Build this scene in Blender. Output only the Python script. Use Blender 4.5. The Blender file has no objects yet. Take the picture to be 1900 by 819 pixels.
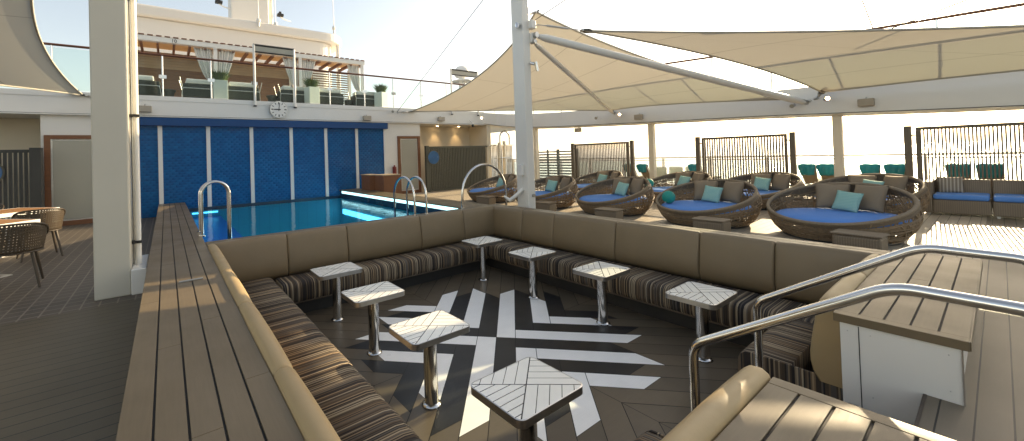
import bpy, math, random
import numpy as np
from mathutils import Vector, Matrix
R = math.radians
random.seed(7)
rnd = random.uniform
C = bpy.context.scene.collection
PI = math.pi
# ------------------------------------------------------------------ materials
MATS = {}
def _new(name):
    m = bpy.data.materials.new(name); m.use_nodes = True
    nt = m.node_tree; nt.nodes.clear()
    out = nt.nodes.new('ShaderNodeOutputMaterial')
    return m, nt, out
def N(nt, t, **k):
    n = nt.nodes.new(t)
    for a, v in k.items(): setattr(n, a, v)
    return n
def math_(nt, op, a, b=None, c=None, clamp=False):
    n = nt.nodes.new('ShaderNodeMath'); n.operation = op; n.use_clamp = clamp
    for i, v in enumerate((a, b, c)):
        if v is None: continue
        if isinstance(v, (int, float)): n.inputs[i].default_value = v
        else: nt.links.new(v, n.inputs[i])
    return n.outputs[0]
def mixc(nt, f, a, b, mode='MIX'):
    n = nt.nodes.new('ShaderNodeMix'); n.data_type = 'RGBA'; n.blend_type = mode
    for s, v in ((n.inputs[0], f), (n.inputs[6], a), (n.inputs[7], b)):
        if isinstance(v, (int, float)): s.default_value = v
        elif isinstance(v, tuple): s.default_value = (*v[:3], 1)
        else: nt.links.new(v, s)
    return n.outputs[2]
def coords(nt, kind='Object'):
    return N(nt, 'ShaderNodeTexCoord').outputs[kind]
def xyz(nt, v):
    s = N(nt, 'ShaderNodeSeparateXYZ'); nt.links.new(v, s.inputs[0]); return s.outputs
def noise(nt, vec, scale, detail=4, rough=.55):
    n = N(nt, 'ShaderNodeTexNoise'); n.inputs['Scale'].default_value = scale
    n.inputs['Detail'].default_value = detail; n.inputs['Roughness'].default_value = rough
    if vec is not None: nt.links.new(vec, n.inputs['Vector'])
    return n.outputs['Fac']
def mapping(nt, v, scale=(1,1,1), rot=(0,0,0), loc=(0,0,0)):
    m = N(nt, 'ShaderNodeMapping'); nt.links.new(v, m.inputs[0])
    m.inputs['Scale'].default_value = scale; m.inputs['Rotation'].default_value = rot; m.inputs['Location'].default_value = loc
    return m.outputs[0]
def ramp(nt, fac, stops, interp='LINEAR'):
    r = N(nt, 'ShaderNodeValToRGB'); r.color_ramp.interpolation = interp
    e = r.color_ramp.elements
    while len(e) > 1: e.remove(e[-1])
    e[0].position = stops[0][0]; e[0].color = (*stops[0][1], 1)
    for p, c in stops[1:]:
        x = e.new(p); x.color = (*c, 1)
    nt.links.new(fac, r.inputs[0]); return r.outputs[0]
def finish(nt, out, col, rough=.5, metal=0, bump=None, bs=.3, bd=.01, spec=.5, extra=None):
    p = N(nt, 'ShaderNodeBsdfPrincipled')
    for k, v in (('Base Color', col), ('Roughness', rough), ('Metallic', metal), ('Specular IOR Level', spec)):
        s = p.inputs[k]
        if isinstance(v, tuple): s.default_value = (*v[:3], 1)
        elif isinstance(v, (int, float)): s.default_value = v
        else: nt.links.new(v, s)
    if bump is not None:
        b = N(nt, 'ShaderNodeBump'); b.inputs['Strength'].default_value = bs; b.inputs['Distance'].default_value = bd
        nt.links.new(bump, b.inputs['Height']); nt.links.new(b.outputs[0], p.inputs['Normal'])
    for k, v in (extra or {}).items(): p.inputs[k].default_value = v
    nt.links.new(p.outputs[0], out.inputs[0]); return p
def simple(name, col, rough=.5, metal=0, var=.12, scale=6, bump=0, bscale=60, stretch=(1,1,1), extra=None, spec=.5, rvar=.1):
    """plain material with mottled colour, uneven gloss and a fine bump"""
    m, nt, out = _new(name)
    v = mapping(nt, coords(nt), stretch)
    n = noise(nt, v, scale)
    c2 = tuple(max(0, x*(1-var*2)) for x in col); c1 = tuple(min(1, x*(1+var)) for x in col)
    c = mixc(nt, n, c1, c2)
    r = math_(nt, 'MULTIPLY_ADD', noise(nt, v, scale*2.3), rvar*2, max(0, rough-rvar))
    b = noise(nt, v, bscale, 3) if bump else None
    finish(nt, out, c, r, metal, b, bump, .004, spec, extra)
    MATS[name] = m; return m
M = MATS
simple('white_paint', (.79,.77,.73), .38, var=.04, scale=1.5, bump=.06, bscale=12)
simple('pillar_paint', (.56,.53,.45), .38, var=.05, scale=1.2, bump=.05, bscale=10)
simple('white_paint_gloss', (.78,.76,.71), .22, var=.03, scale=2, bump=.05, bscale=8)
simple('cream_paint', (.72,.64,.50), .5, var=.05, scale=1.2)
simple('cream_hull', (.80,.75,.68), .5, var=.04, scale=.5)
simple('steel', (.72,.71,.69), .13, 1, var=.06, scale=9, rvar=.05)
simple('steel_dull', (.55,.54,.52), .32, 1, var=.1, scale=9)
simple('dark_metal', (.045,.043,.04), .45, .2, var=.1)
simple('black_rubber', (.02,.02,.02), .6, var=.1)
simple('screen_bronze', (.12,.095,.066), .42, .2, var=.12, scale=4)
simple('fence_dark', (.035,.037,.036), .5, var=.12, scale=3)
simple('fence_green', (.075,.075,.055), .5, var=.12, scale=3)
simple('grey_slats', (.13,.16,.17), .5, var=.1)
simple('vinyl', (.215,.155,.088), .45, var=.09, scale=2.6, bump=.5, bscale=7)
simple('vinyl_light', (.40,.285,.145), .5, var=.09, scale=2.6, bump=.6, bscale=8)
simple('piping', (.15,.112,.075), .5)
simple('blue_fabric', (.09,.27,.68), .75, var=.05, scale=3, bump=.2, bscale=7)
simple('taupe_fabric', (.26,.195,.13), .85, var=.08, scale=4, bump=.5, bscale=9)
simple('teal_ball', (0.0,.29,.24), .6, var=.05)
simple('teal_towel', (.01,.26,.34), .9, var=.1, bump=.5, bscale=14)
simple('mesh_white', (.6,.66,.58), .7)
simple('brown_wood', (.22,.085,.035), .45, var=.25, scale=5, stretch=(1,1,8), bump=.1)
simple('rail_wood', (.13,.045,.02), .35, var=.2, scale=4)
simple('rafter_wood', (.22,.09,.045), .5, var=.2, scale=4)
simple('roof_tan', (.46,.33,.22), .7, var=.12, scale=3)
simple('table_wood', (.42,.20,.075), .4, var=.25, scale=4, stretch=(1,8,1))
simple('planter_white', (.72,.78,.74), .4, var=.04)
simple('leaf', (.075,.13,.025), .55, var=.3, scale=8)
simple('curtain', (.70,.69,.66), .8, var=.05)
simple('green_mesh', (.035,.04,.028), .6, var=.15)
simple('towel_white', (.78,.77,.73), .9, var=.04)
simple('red_paint', (.20,.012,.01), .4)
simple('wicker', (.30,.205,.12), .6, var=.28, scale=22, bump=.5, bscale=90)
simple('rope', (.27,.20,.13), .65, var=.2, scale=30)
simple('card_brown', (.24,.095,.04), .6, var=.1)
simple('speaker_grille', (.42,.37,.30), .7, var=.08)
simple('pool_tile_dark', (.012,.05,.09), .2, var=.2)
simple('step_tread', (.085,.062,.046), .6, var=.2, scale=9, bump=.3)

def emit(name, col, s):
    m, nt, out = _new(name)
    e = N(nt, 'ShaderNodeEmission'); e.inputs[0].default_value = (*col, 1); e.inputs[1].default_value = s
    nt.links.new(e.outputs[0], out.inputs[0]); M[name] = m
emit('lamp_warm', (1,.72,.42), 14)
emit('pool_glow', (.05,.50,.95), 3)
emit('strip_light', (.36,.78,.93), 1.6)

def wood_planks(name, base, axis, pitch, off=0., seam=.006, rough=.5, grain=1., across=None):
    """boards running along `axis`, their joints cut every `pitch` metres across it"""
    m, nt, out = _new(name)
    o = coords(nt); s = xyz(nt, o)
    u = s[1] if axis == 'x' else s[0]; l = s[0] if axis == 'x' else s[1]
    q = math_(nt, 'DIVIDE', math_(nt, 'SUBTRACT', u, off), pitch)
    fr = math_(nt, 'FRACT', q); idx = math_(nt, 'FLOOR', q)
    w = N(nt, 'ShaderNodeTexWhiteNoise', noise_dimensions='2D')
    cb = N(nt, 'ShaderNodeCombineXYZ'); nt.links.new(idx, cb.inputs[0])
    brd = math_(nt, 'FLOOR', math_(nt, 'ADD', math_(nt, 'DIVIDE', l, 2.7), math_(nt, 'MULTIPLY', idx, .37)))
    nt.links.new(brd, cb.inputs[1]); nt.links.new(cb.outputs[0], w.inputs['Vector'])
    st = (2, 26, 2) if axis == 'x' else (26, 2, 2)
    g = noise(nt, mapping(nt, o, st), 3, 5, .6)
    big = noise(nt, o, 1.1, 3)
    val = math_(nt, 'ADD', math_(nt, 'MULTIPLY', w.outputs[0], .16), math_(nt, 'ADD', math_(nt, 'MULTIPLY', g, .24*grain), math_(nt, 'MULTIPLY', big, .35)))
    c = mixc(nt, val, tuple(x*1.3 for x in base), tuple(x*.62 for x in base))
    d = math_(nt, 'ABSOLUTE', math_(nt, 'SUBTRACT', fr, .5))
    e = math_(nt, 'GREATER_THAN', d, .5-seam/pitch/2)
    c = mixc(nt, e, c, (.008,.007,.006))
    h = math_(nt, 'SUBTRACT', math_(nt, 'MULTIPLY', g, .2), e)
    finish(nt, out, c, math_(nt, 'MULTIPLY_ADD', big, .25, rough-.12), 0, h, .5, .004)
    M[name] = m
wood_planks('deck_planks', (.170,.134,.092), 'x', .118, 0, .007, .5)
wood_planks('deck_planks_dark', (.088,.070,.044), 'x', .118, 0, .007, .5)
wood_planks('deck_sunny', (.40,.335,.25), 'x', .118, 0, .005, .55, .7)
def grain(name, base, ax, rough=.42, k=1.):
    m, nt, out = _new(name)
    o = coords(nt)
    st = (1.2, 22, 1) if ax == 'x' else (22, 1.2, 1)
    g = noise(nt, mapping(nt, o, st), 3, 5, .6); big = noise(nt, o, 2.2, 3)
    val = math_(nt, 'ADD', math_(nt, 'MULTIPLY', g, .45*k), math_(nt, 'MULTIPLY', big, .4))
    c = mixc(nt, val, tuple(x*1.3 for x in base), tuple(x*.6 for x in base))
    finish(nt, out, c, math_(nt, 'MULTIPLY_ADD', big, .3, rough-.15), 0, g, .12, .004, .28)
    M[name] = m
grain('bench_wood_y', (.160,.120,.073), 'y'); grain('bench_wood_x', (.165,.127,.080), 'x')
for i, b in enumerate(((.115,.090,.062), (.100,.079,.055), (.130,.101,.068))): grain('floor_brown_%s' % 'abc'[i], b, 'x', .36, .6)
grain('floor_white', (.86,.84,.80), 'x', .34, .30); grain('floor_black', (.013,.013,.014), 'x', .4, .6)
simple('seam_black', (.012,.010,.009), .7)

def stripes(name, axis):
    m, nt, out = _new(name)
    o = coords(nt); s = xyz(nt, o); u = s[1] if axis == 'y' else s[0]
    def st(w, seed):
        q = math_(nt, 'FLOOR', math_(nt, 'DIVIDE', u, w))
        n = N(nt, 'ShaderNodeTexWhiteNoise', noise_dimensions='2D'); cb = N(nt, 'ShaderNodeCombineXYZ')
        nt.links.new(q, cb.inputs[0]); cb.inputs[1].default_value = seed; nt.links.new(cb.outputs[0], n.inputs['Vector'])
        return n.outputs[0]
    a = ramp(nt, st(.0095, 3), [(0,(.045,.036,.030)), (.28,(.10,.073,.050)), (.45,(.18,.130,.084)), (.58,(.035,.03,.03)), (.68,(.31,.235,.150)), (.80,(.12,.105,.09)), (.90,(.46,.37,.25))], 'CONSTANT')
    b = ramp(nt, st(.055, 9), [(0,(.9,.9,.9)), (.55,(1.2,1.12,1.02)), (.8,(.75,.74,.75))], 'CONSTANT')
    c = mixc(nt, 1., a, b, 'MULTIPLY')
    n = noise(nt, o, 150, 2)
    finish(nt, out, c, .85, 0, n, .25, .003, .3)
    M[name] = m
stripes('stripe_fabric_y', 'y'); stripes('stripe_fabric_x', 'x')

def table_top_mat(hx, hy):
    m, nt, out = _new('herringbone_top')
    s = xyz(nt, coords(nt)); a = math_(nt, 'DIVIDE', s[0], hx); b = math_(nt, 'DIVIDE', s[1], hy)
    ab = math_(nt, 'ABSOLUTE', a); bb = math_(nt, 'ABSOLUTE', b)
    su = math_(nt, 'ADD', a, b); di = math_(nt, 'SUBTRACT', a, b)
    def line(v, p, w=.026):
        return math_(nt, 'LESS_THAN', math_(nt, 'PINGPONG', math_(nt, 'ADD', v, 8*p), p/2 if False else p*.5), w) if False else math_(nt, 'GREATER_THAN', math_(nt, 'ABSOLUTE', math_(nt, 'SUBTRACT', math_(nt, 'FRACT', math_(nt, 'DIVIDE', math_(nt, 'ADD', v, 10*p), p)), .5)), .5-w/p/2)
    ver = math_(nt, 'GREATER_THAN', bb, ab)
    Ld = line(di, .40); Ls = line(su, .40); Lb = line(b, .26, .026)
    posx = math_(nt, 'GREATER_THAN', a, 0)
    hor = math_(nt, 'ADD', math_(nt, 'MULTIPLY', posx, Ls), math_(nt, 'MULTIPLY', math_(nt, 'SUBTRACT', 1, posx), Lb))
    ln = math_(nt, 'ADD', math_(nt, 'MULTIPLY', ver, Ld), math_(nt, 'MULTIPLY', math_(nt, 'SUBTRACT', 1, ver), hor))
    dg = math_(nt, 'LESS_THAN', math_(nt, 'ABSOLUTE', math_(nt, 'SUBTRACT', ab, bb)), .022)
    ln = math_(nt, 'MAXIMUM', ln, dg)
    n = noise(nt, coords(nt), 6, 3)
    c = mixc(nt, ln, mixc(nt, n, (.88,.86,.79), (.78,.76,.70)), (.012,.012,.013))
    finish(nt, out, c, .25, 0, ln, -.35, .003)
    M['herringbone_top'] = m
table_top_mat(.285, .2275)

def blue_tiles():
    m, nt, out = _new('blue_tiles')
    o = coords(nt); s = xyz(nt, o)
    u = math_(nt, 'DIVIDE', s[0], .15); v = math_(nt, 'DIVIDE', s[2], .075)
    row = math_(nt, 'FLOOR', v); sh = math_(nt, 'MULTIPLY', math_(nt, 'MODULO', row, 2), .5)
    fu = math_(nt, 'SUBTRACT', math_(nt, 'FRACT', math_(nt, 'ADD', u, sh)), .5); fv = math_(nt, 'FRACT', v)
    arc = math_(nt, 'SUBTRACT', fv, math_(nt, 'MULTIPLY', math_(nt, 'MULTIPLY', fu, fu), 3.2))
    w = N(nt, 'ShaderNodeTexWhiteNoise', noise_dimensions='2D'); cb = N(nt, 'ShaderNodeCombineXYZ')
    nt.links.new(math_(nt, 'FLOOR', math_(nt, 'ADD', u, sh)), cb.inputs[0]); nt.links.new(row, cb.inputs[1]); nt.links.new(cb.outputs[0], w.inputs['Vector'])
    c = mixc(nt, math_(nt, 'ADD', math_(nt, 'MULTIPLY', w.outputs[0], .35), math_(nt, 'ADD', math_(nt, 'MULTIPLY', noise(nt, o, .5, 2), .35), math_(nt, 'MULTIPLY', arc, .28))), (.0,.06,.20), (.0,.17,.44))
    finish(nt, out, c, .25, 0, arc, .55, .02)
    M['blue_tiles'] = m
blue_tiles()
simple('blue_paint', (.0,.06,.20), .7, var=.08, scale=1)

def deck_tiles():
    m, nt, out = _new('deck_tiles')
    o = coords(nt)
    b = N(nt, 'ShaderNodeTexBrick'); nt.links.new(mapping(nt, o, (1,1,1), (0,0,R(0))), b.inputs['Vector'])
    b.offset = 0; b.inputs['Scale'].default_value = 1; b.inputs['Brick Width'].default_value = .15; b.inputs['Row Height'].default_value = .15
    b.inputs['Mortar Size'].default_value = .008; b.inputs['Color1'].default_value = (.115,.092,.070,1); b.inputs['Color2'].default_value = (.092,.074,.057,1)
    b.inputs['Mortar'].default_value = (.26,.22,.17,1)
    c = mixc(nt, math_(nt, 'MULTIPLY', noise(nt, o, 1.3, 4), .7), b.outputs[0], (.075,.062,.05))
    finish(nt, out, c, .55, 0, b.outputs['Fac'], -.3, .004)
    M['deck_tiles'] = m
deck_tiles()

def sail_mat():
    m, nt, out = _new('sail_cloth')
    uv = N(nt, 'ShaderNodeUVMap'); s = xyz(nt, uv.outputs[0])
    def ln(v, n, w): return math_(nt, 'GREATER_THAN', math_(nt, 'ABSOLUTE', math_(nt, 'SUBTRACT', math_(nt, 'FRACT', math_(nt, 'MULTIPLY', v, n)), .5)), .5-w)
    seam = math_(nt, 'MAXIMUM', ln(s[1], 5, .006), ln(s[0], 2.0, .002))
    n = noise(nt, coords(nt), .8, 3)
    base = mixc(nt, n, (.66,.64,.57), (.57,.55,.49))
    c = mixc(nt, seam, base, (.36,.33,.28)); ct = mixc(nt, seam, (.42,.39,.33), (.20,.185,.155))
    d = N(nt, 'ShaderNodeBsdfDiffuse'); t = N(nt, 'ShaderNodeBsdfTranslucent'); mx = N(nt, 'ShaderNodeMixShader'); mx.inputs[0].default_value = .36
    nt.links.new(c, d.inputs[0]); nt.links.new(ct, t.inputs[0]); nt.links.new(d.outputs[0], mx.inputs[1]); nt.links.new(t.outputs[0], mx.inputs[2])
    nt.links.new(mx.outputs[0], out.inputs[0]); M['sail_cloth'] = m
sail_mat()
def roof_mat():
    m, nt, out = _new('roof_cloth')
    d = N(nt, 'ShaderNodeBsdfDiffuse'); t = N(nt, 'ShaderNodeBsdfTranslucent'); mx = N(nt, 'ShaderNodeMixShader'); mx.inputs[0].default_value = .5
    c = mixc(nt, noise(nt, coords(nt), 2, 2), (.70,.52,.34), (.58,.42,.27))
    nt.links.new(c, d.inputs[0]); nt.links.new(c, t.inputs[0]); nt.links.new(d.outputs[0], mx.inputs[1]); nt.links.new(t.outputs[0], mx.inputs[2]); nt.links.new(mx.outputs[0], out.inputs[0]); M['roof_cloth'] = m
roof_mat()
simple('sail_hem', (.50,.47,.40), .7, var=.05)

def glass(name, tint, g=.9):
    m, nt, out = _new(name)
    t = N(nt, 'ShaderNodeBsdfTransparent'); t.inputs[0].default_value = (*tint, 1)
    gl = N(nt, 'ShaderNodeBsdfGlossy'); gl.inputs['Roughness'].default_value = .02
    lw = N(nt, 'ShaderNodeFresnel'); lw.inputs[0].default_value = 1.25
    mx = N(nt, 'ShaderNodeMixShader'); nt.links.new(lw.outputs[0], mx.inputs[0])
    nt.links.new(t.outputs[0], mx.inputs[1]); nt.links.new(gl.outputs[0], mx.inputs[2]); nt.links.new(mx.outputs[0], out.inputs[0]); M[name] = m
glass('rail_glass', (.90,.95,.93)); glass('gate_glass', (.85,.9,.84))
def frosted():
    m, nt, out = _new('frosted_glass')
    c = mixc(nt, noise(nt, coords(nt), 1.2, 2), (.42,.40,.33), (.33,.32,.27))
    finish(nt, out, c, .32); M['frosted_glass'] = m
frosted()
def water():
    m, nt, out = _new('pool_water')
    t = N(nt, 'ShaderNodeBsdfTransparent'); t.inputs[0].default_value = (.80,.95,.97,1)
    gl = N(nt, 'ShaderNodeBsdfGlossy'); gl.inputs['Roughness'].default_value = .03; gl.inputs[0].default_value = (.8,.86,.9,1)
    fr = N(nt, 'ShaderNodeFresnel'); fr.inputs[0].default_value = 1.18
    v = mapping(nt, coords(nt), (1,1.6,1)); h = noise(nt, v, 3.2, 3)
    b = N(nt, 'ShaderNodeBump'); b.inputs['Strength'].default_value = .16; b.inputs['Distance'].default_value = .05
    nt.links.new(h, b.inputs['Height'])
    for x in (gl, fr): nt.links.new(b.outputs[0], x.inputs['Normal'])
    mx = N(nt, 'ShaderNodeMixShader'); nt.links.new(fr.outputs[0], mx.inputs[0]); nt.links.new(t.outputs[0], mx.inputs[1]); nt.links.new(gl.outputs[0], mx.inputs[2])
    nt.links.new(mx.outputs[0], out.inputs[0]); M['pool_water'] = m
water()
def pool_floor(name, ca, cb):
    m, nt, out = _new(name)
    o = coords(nt)
    b = N(nt, 'ShaderNodeTexBrick'); nt.links.new(o, b.inputs['Vector']); b.offset = 0
    b.inputs['Brick Width'].default_value = .3; b.inputs['Row Height'].default_value = .3; b.inputs['Mortar Size'].default_value = .006; b.inputs['Scale'].default_value = 1
    b.inputs['Color1'].default_value = (1,1,1,1); b.inputs['Color2'].default_value = (.92,.92,.92,1); b.inputs['Mortar'].default_value = (.7,.7,.7,1)
    c = mixc(nt, noise(nt, o, .7, 2), ca, cb)
    finish(nt, out, mixc(nt, 1., c, b.outputs[0], 'MULTIPLY'), .3); M[name] = m
pool_floor('pool_tiles', (.02,.60,.66), (.03,.72,.74)); pool_floor('pool_ledge_tiles', (.0,.20,.85), (.01,.26,.92))
def sea_mat():
    m, nt, out = _new('sea_water')
    o = coords(nt); n = noise(nt, mapping(nt, o, (1,2.5,1)), .12, 6, .6)
    finish(nt, out, (.03,.06,.08), .25, 0, n, .5, 3.0); M['sea_water'] = m
sea_mat()
def pillow_mat():
    m, nt, out = _new('pillow_teal')
    s = xyz(nt, coords(nt, 'Generated'))
    z = math_(nt, 'ADD', s[2], math_(nt, 'MULTIPLY', math_(nt, 'PINGPONG', math_(nt, 'MULTIPLY', s[1], 12), .5), .07))
    f = math_(nt, 'GREATER_THAN', math_(nt, 'FRACT', math_(nt, 'MULTIPLY', z, 15)), .55)
    finish(nt, out, mixc(nt, f, (.14,.38,.36), (.42,.60,.52)), .85, 0, None); M['pillow_teal'] = m
pillow_mat()
def pillow_str():
    m, nt, out = _new('pillow_stripe')
    s = xyz(nt, coords(nt, 'Generated'))
    f = math_(nt, 'GREATER_THAN', math_(nt, 'FRACT', math_(nt, 'MULTIPLY', s[1], 8)), .6)
    finish(nt, out, mixc(nt, f, (.20,.16,.12), (.42,.36,.29)), .85, 0, None); M['pillow_stripe'] = m
pillow_str()
def band_mat():
    m, nt, out = _new('rope_band')
    o = coords(nt); s = xyz(nt, o)
    a = math_(nt, 'ARCTAN2', s[1], s[0]); f = math_(nt, 'PINGPONG', math_(nt, 'MULTIPLY', a, 60), .5)
    c = mixc(nt, f, (.14,.10,.065), (.30,.22,.145))
    finish(nt, out, mixc(nt, math_(nt, 'MULTIPLY', noise(nt, o, 14), .5), c, (.14,.10,.065)), .65, 0, f, .8, .01); M['rope_band'] = m
band_mat()
def wicker_weave():
    m, nt, out = _new('wicker_weave')
    o = coords(nt); s = xyz(nt, o)
    a = math_(nt, 'PINGPONG', math_(nt, 'MULTIPLY', s[2], 55), .5); b = math_(nt, 'PINGPONG', math_(nt, 'MULTIPLY', math_(nt, 'ADD', s[0], s[1]), 40), .5)
    h = math_(nt, 'MULTIPLY', a, b)
    c = mixc(nt, math_(nt, 'MULTIPLY', h, 4), (.17,.125,.082), (.32,.24,.16))
    finish(nt, out, c, .6, 0, h, .7, .008); M['wicker_weave'] = m
wicker_weave()
def perforated():
    m, nt, out = _new('perforated_plastic')
    o = coords(nt); s = xyz(nt, o)
    def w(v): return math_(nt, 'ABSOLUTE', math_(nt, 'SUBTRACT', math_(nt, 'FRACT', math_(nt, 'MULTIPLY', v, 30)), .5))
    h = math_(nt, 'LESS_THAN', math_(nt, 'ADD', w(math_(nt, 'ADD', s[0], s[1])), w(s[2])), .34)
    p = finish(nt, out, (.068,.049,.031), .5)
    nt.links.new(math_(nt, 'SUBTRACT', 1, h), p.inputs['Alpha']); M['perforated_plastic'] = m
perforated()
simple('chair_plastic', (.060,.043,.028), .5)

# ------------------------------------------------------------------ mesh builder
class MB:
    def __init__(s): s.v = []; s.f = []; s.m = []; s.sm = []; s.uv = None
    def add(s, vs, fs, mi=0, smooth=False):
        o = len(s.v); s.v += [tuple(map(float, p)) for p in vs]
        s.f += [tuple(i+o for i in f) for f in fs]; s.m += [mi]*len(fs); s.sm += [smooth]*len(fs); return s
    def box(s, a, b, mi=0, rz=0, piv=None):
        x0,y0,z0 = [min(p,q) for p,q in zip(a,b)]; x1,y1,z1 = [max(p,q) for p,q in zip(a,b)]
        vs = [(x0,y0,z0),(x1,y0,z0),(x1,y1,z0),(x0,y1,z0),(x0,y0,z1),(x1,y0,z1),(x1,y1,z1),(x0,y1,z1)]
        if rz:
            cx,cy = piv or ((x0+x1)/2,(y0+y1)/2); c,sn = math.cos(rz),math.sin(rz)
            vs = [(cx+(x-cx)*c-(y-cy)*sn, cy+(x-cx)*sn+(y-cy)*c, z) for x,y,z in vs]
        return s.add(vs, [(0,3,2,1),(4,5,6,7),(0,1,5,4),(1,2,6,5),(2,3,7,6),(3,0,4,7)], mi)
    def tube(s, pts, r, n=10, mi=0, closed=False, caps=True, sx=1.):
        P = [Vector(p) for p in pts]; k = len(P)
        rr = r if isinstance(r, (list,tuple)) else [r]*k
        T = []
        for i in range(k):
            if closed: t = P[(i+1)%k]-P[(i-1)%k]
            else: t = P[min(i+1,k-1)]-P[max(i-1,0)]
            T.append(t.normalized() if t.length > 1e-9 else Vector((0,0,1)))
        up = Vector((0,0,1)) if abs(T[0].z) < .9 else Vector((1,0,0))
        u = T[0].cross(up).normalized(); vs = []
        for i in range(k):
            u = (u-T[i]*u.dot(T[i])); u = u.normalized() if u.length > 1e-6 else T[i].orthogonal().normalized()
            w = T[i].cross(u)
            sc = 1.
            if 0 < i < k-1:
                a = (P[i]-P[i-1]).normalized(); b = (P[i+1]-P[i]).normalized(); sc = 1/max(.6, math.sqrt(max(.01,(1+a.dot(b))/2)))
            for j in range(n):
                a = 2*PI*j/n; vs.append(P[i]+(u*math.cos(a)*sx+w*math.sin(a))*rr[i]*sc)
        fs = []
        for i in range(k if closed else k-1):
            for j in range(n):
                a = i*n+j; b = i*n+(j+1)%n; c = ((i+1)%k)*n+(j+1)%n; d = ((i+1)%k)*n+j; fs.append((a,b,c,d))
        s.add(vs, fs, mi, True)
        if caps and not closed:
            s.add([vs[j] for j in range(n)], [tuple(range(n))[::-1]], mi); s.add([vs[(k-1)*n+j] for j in range(n)], [tuple(range(n))], mi)
        return s
    def cyl(s, c, r, h, n=24, mi=0, r2=None):
        x,y,z = c; return s.tube([(x,y,z),(x,y,z+h)], [r, r if r2 is None else r2], n, mi)
    def prism(s, poly, z0, z1, mi=0):
        n = len(poly); a = sum(poly[i][0]*poly[(i+1)%n][1]-poly[(i+1)%n][0]*poly[i][1] for i in range(n))
        if a < 0: poly = poly[::-1]
        vs = [(p[0],p[1],z0) for p in poly]+[(p[0],p[1],z1) for p in poly]
        return s.add(vs, [tuple(range(n))[::-1], tuple(range(n,2*n))]+[(i,(i+1)%n,n+(i+1)%n,n+i) for i in range(n)], mi)
    def extrude(s, prof, path_fn, t0, t1, segs=1, mi=0, smooth=True, caps=True, wob=0, tt=None):
        """profile [(d,z)] swept along t; path_fn(d,z,t)->xyz"""
        n = len(prof); ts = tt or [t0+(t1-t0)*i/segs for i in range(segs+1)]; vs = []
        for t in ts:
            for d,z in prof: vs.append(path_fn(d,z,t))
        fs = [(i*n+j, i*n+(j+1)%n, (i+1)*n+(j+1)%n, (i+1)*n+j) for i in range(len(ts)-1) for j in range(n)]
        s.add(vs, fs, mi, smooth)
        if caps: s.add(vs[:n], [tuple(range(n))[::-1]], mi); s.add(vs[-n:], [tuple(range(n))], mi)
        return s
    def grid(s, fn, nu, nv, mi=0, smooth=True, uv=False):
        vs = [fn(i/nu, j/nv) for j in range(nv+1) for i in range(nu+1)]
        fs = [(j*(nu+1)+i, j*(nu+1)+i+1, (j+1)*(nu+1)+i+1, (j+1)*(nu+1)+i) for j in range(nv) for i in range(nu)]
        if uv: s.uv = [(i/nu, j/nv) for j in range(nv+1) for i in range(nu+1)]
        return s.add(vs, fs, mi, smooth)
    def lathe(s, prof, n=32, c=(0,0,0), mi=0, smooth=True):
        k = len(prof); vs = [(c[0]+r*math.cos(2*PI*j/n), c[1]+r*math.sin(2*PI*j/n), c[2]+z) for j in range(n) for r,z in prof]
        return s.add(vs, [(j*k+i, ((j+1)%n)*k+i, ((j+1)%n)*k+i+1, j*k+i+1) for j in range(n) for i in range(k-1)], mi, smooth)
    def build(s, name, mats, parent=None, bevel=0, weld=False, fix=True, kind=None):
        me = bpy.data.meshes.new(name); off = Vector((0,0,0)); p = parent
        while p is not None: off += p.location; p = p.parent
        me.from_pydata([tuple(Vector(v)-off) for v in s.v], [], s.f)
        for x in (mats if isinstance(mats, (list,tuple)) else [mats]): me.materials.append(M[x])
        me.polygons.foreach_set('material_index', s.m); me.polygons.foreach_set('use_smooth', s.sm)
        if s.uv:
            l = me.uv_layers.new(name='UVMap')
            for lp in me.loops: l.data[lp.index].uv = s.uv[lp.vertex_index]
        me.validate(); me.update()
        if fix:
            import bmesh
            b = bmesh.new(); b.from_mesh(me)
            if weld: bmesh.ops.remove_doubles(b, verts=b.verts, dist=1e-4)
            bmesh.ops.recalc_face_normals(b, faces=b.faces); b.to_mesh(me); b.free()
        o = bpy.data.objects.new(name, me); C.objects.link(o)
        if parent is not None: o.parent = parent
        if bevel:
            m = o.modifiers.new('bevel', 'BEVEL'); m.width = bevel; m.segments = 2; m.limit_method = 'ANGLE'; m.angle_limit = R(50)
        if kind: o['kind'] = kind
        return o
def thing(name, label, cat, loc=(0,0,0), group=None, rz=0):
    o = bpy.data.objects.new(name, None); C.objects.link(o); o.location = loc; o.rotation_euler = (0,0,rz); o.empty_display_size = .1
    o['label'] = label; o['category'] = cat
    if group: o['group'] = group
    return o
def tag(o, label, cat, group=None):
    o['label'] = label; o['category'] = cat
    if group: o['group'] = group
    return o
def kids(o): return [c for c in bpy.data.objects if c.parent == o]
def copy_tree(o, parent=None):
    c = o.copy(); C.objects.link(c)
    if parent is not None: c.parent = parent; c.matrix_parent_inverse = o.matrix_parent_inverse
    for ch in kids(o): copy_tree(ch, c)
    return c
def place(o, loc, rz=0, label=None):
    o.location = loc; o.rotation_euler = (0,0,rz)
    if label: o['label'] = label
    return o
def arc(c, r, a0, a1, n, fn):
    return [fn(c[0]+r*math.cos(a0+(a1-a0)*i/n), c[1]+r*math.sin(a0+(a1-a0)*i/n)) for i in range(n+1)]
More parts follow.
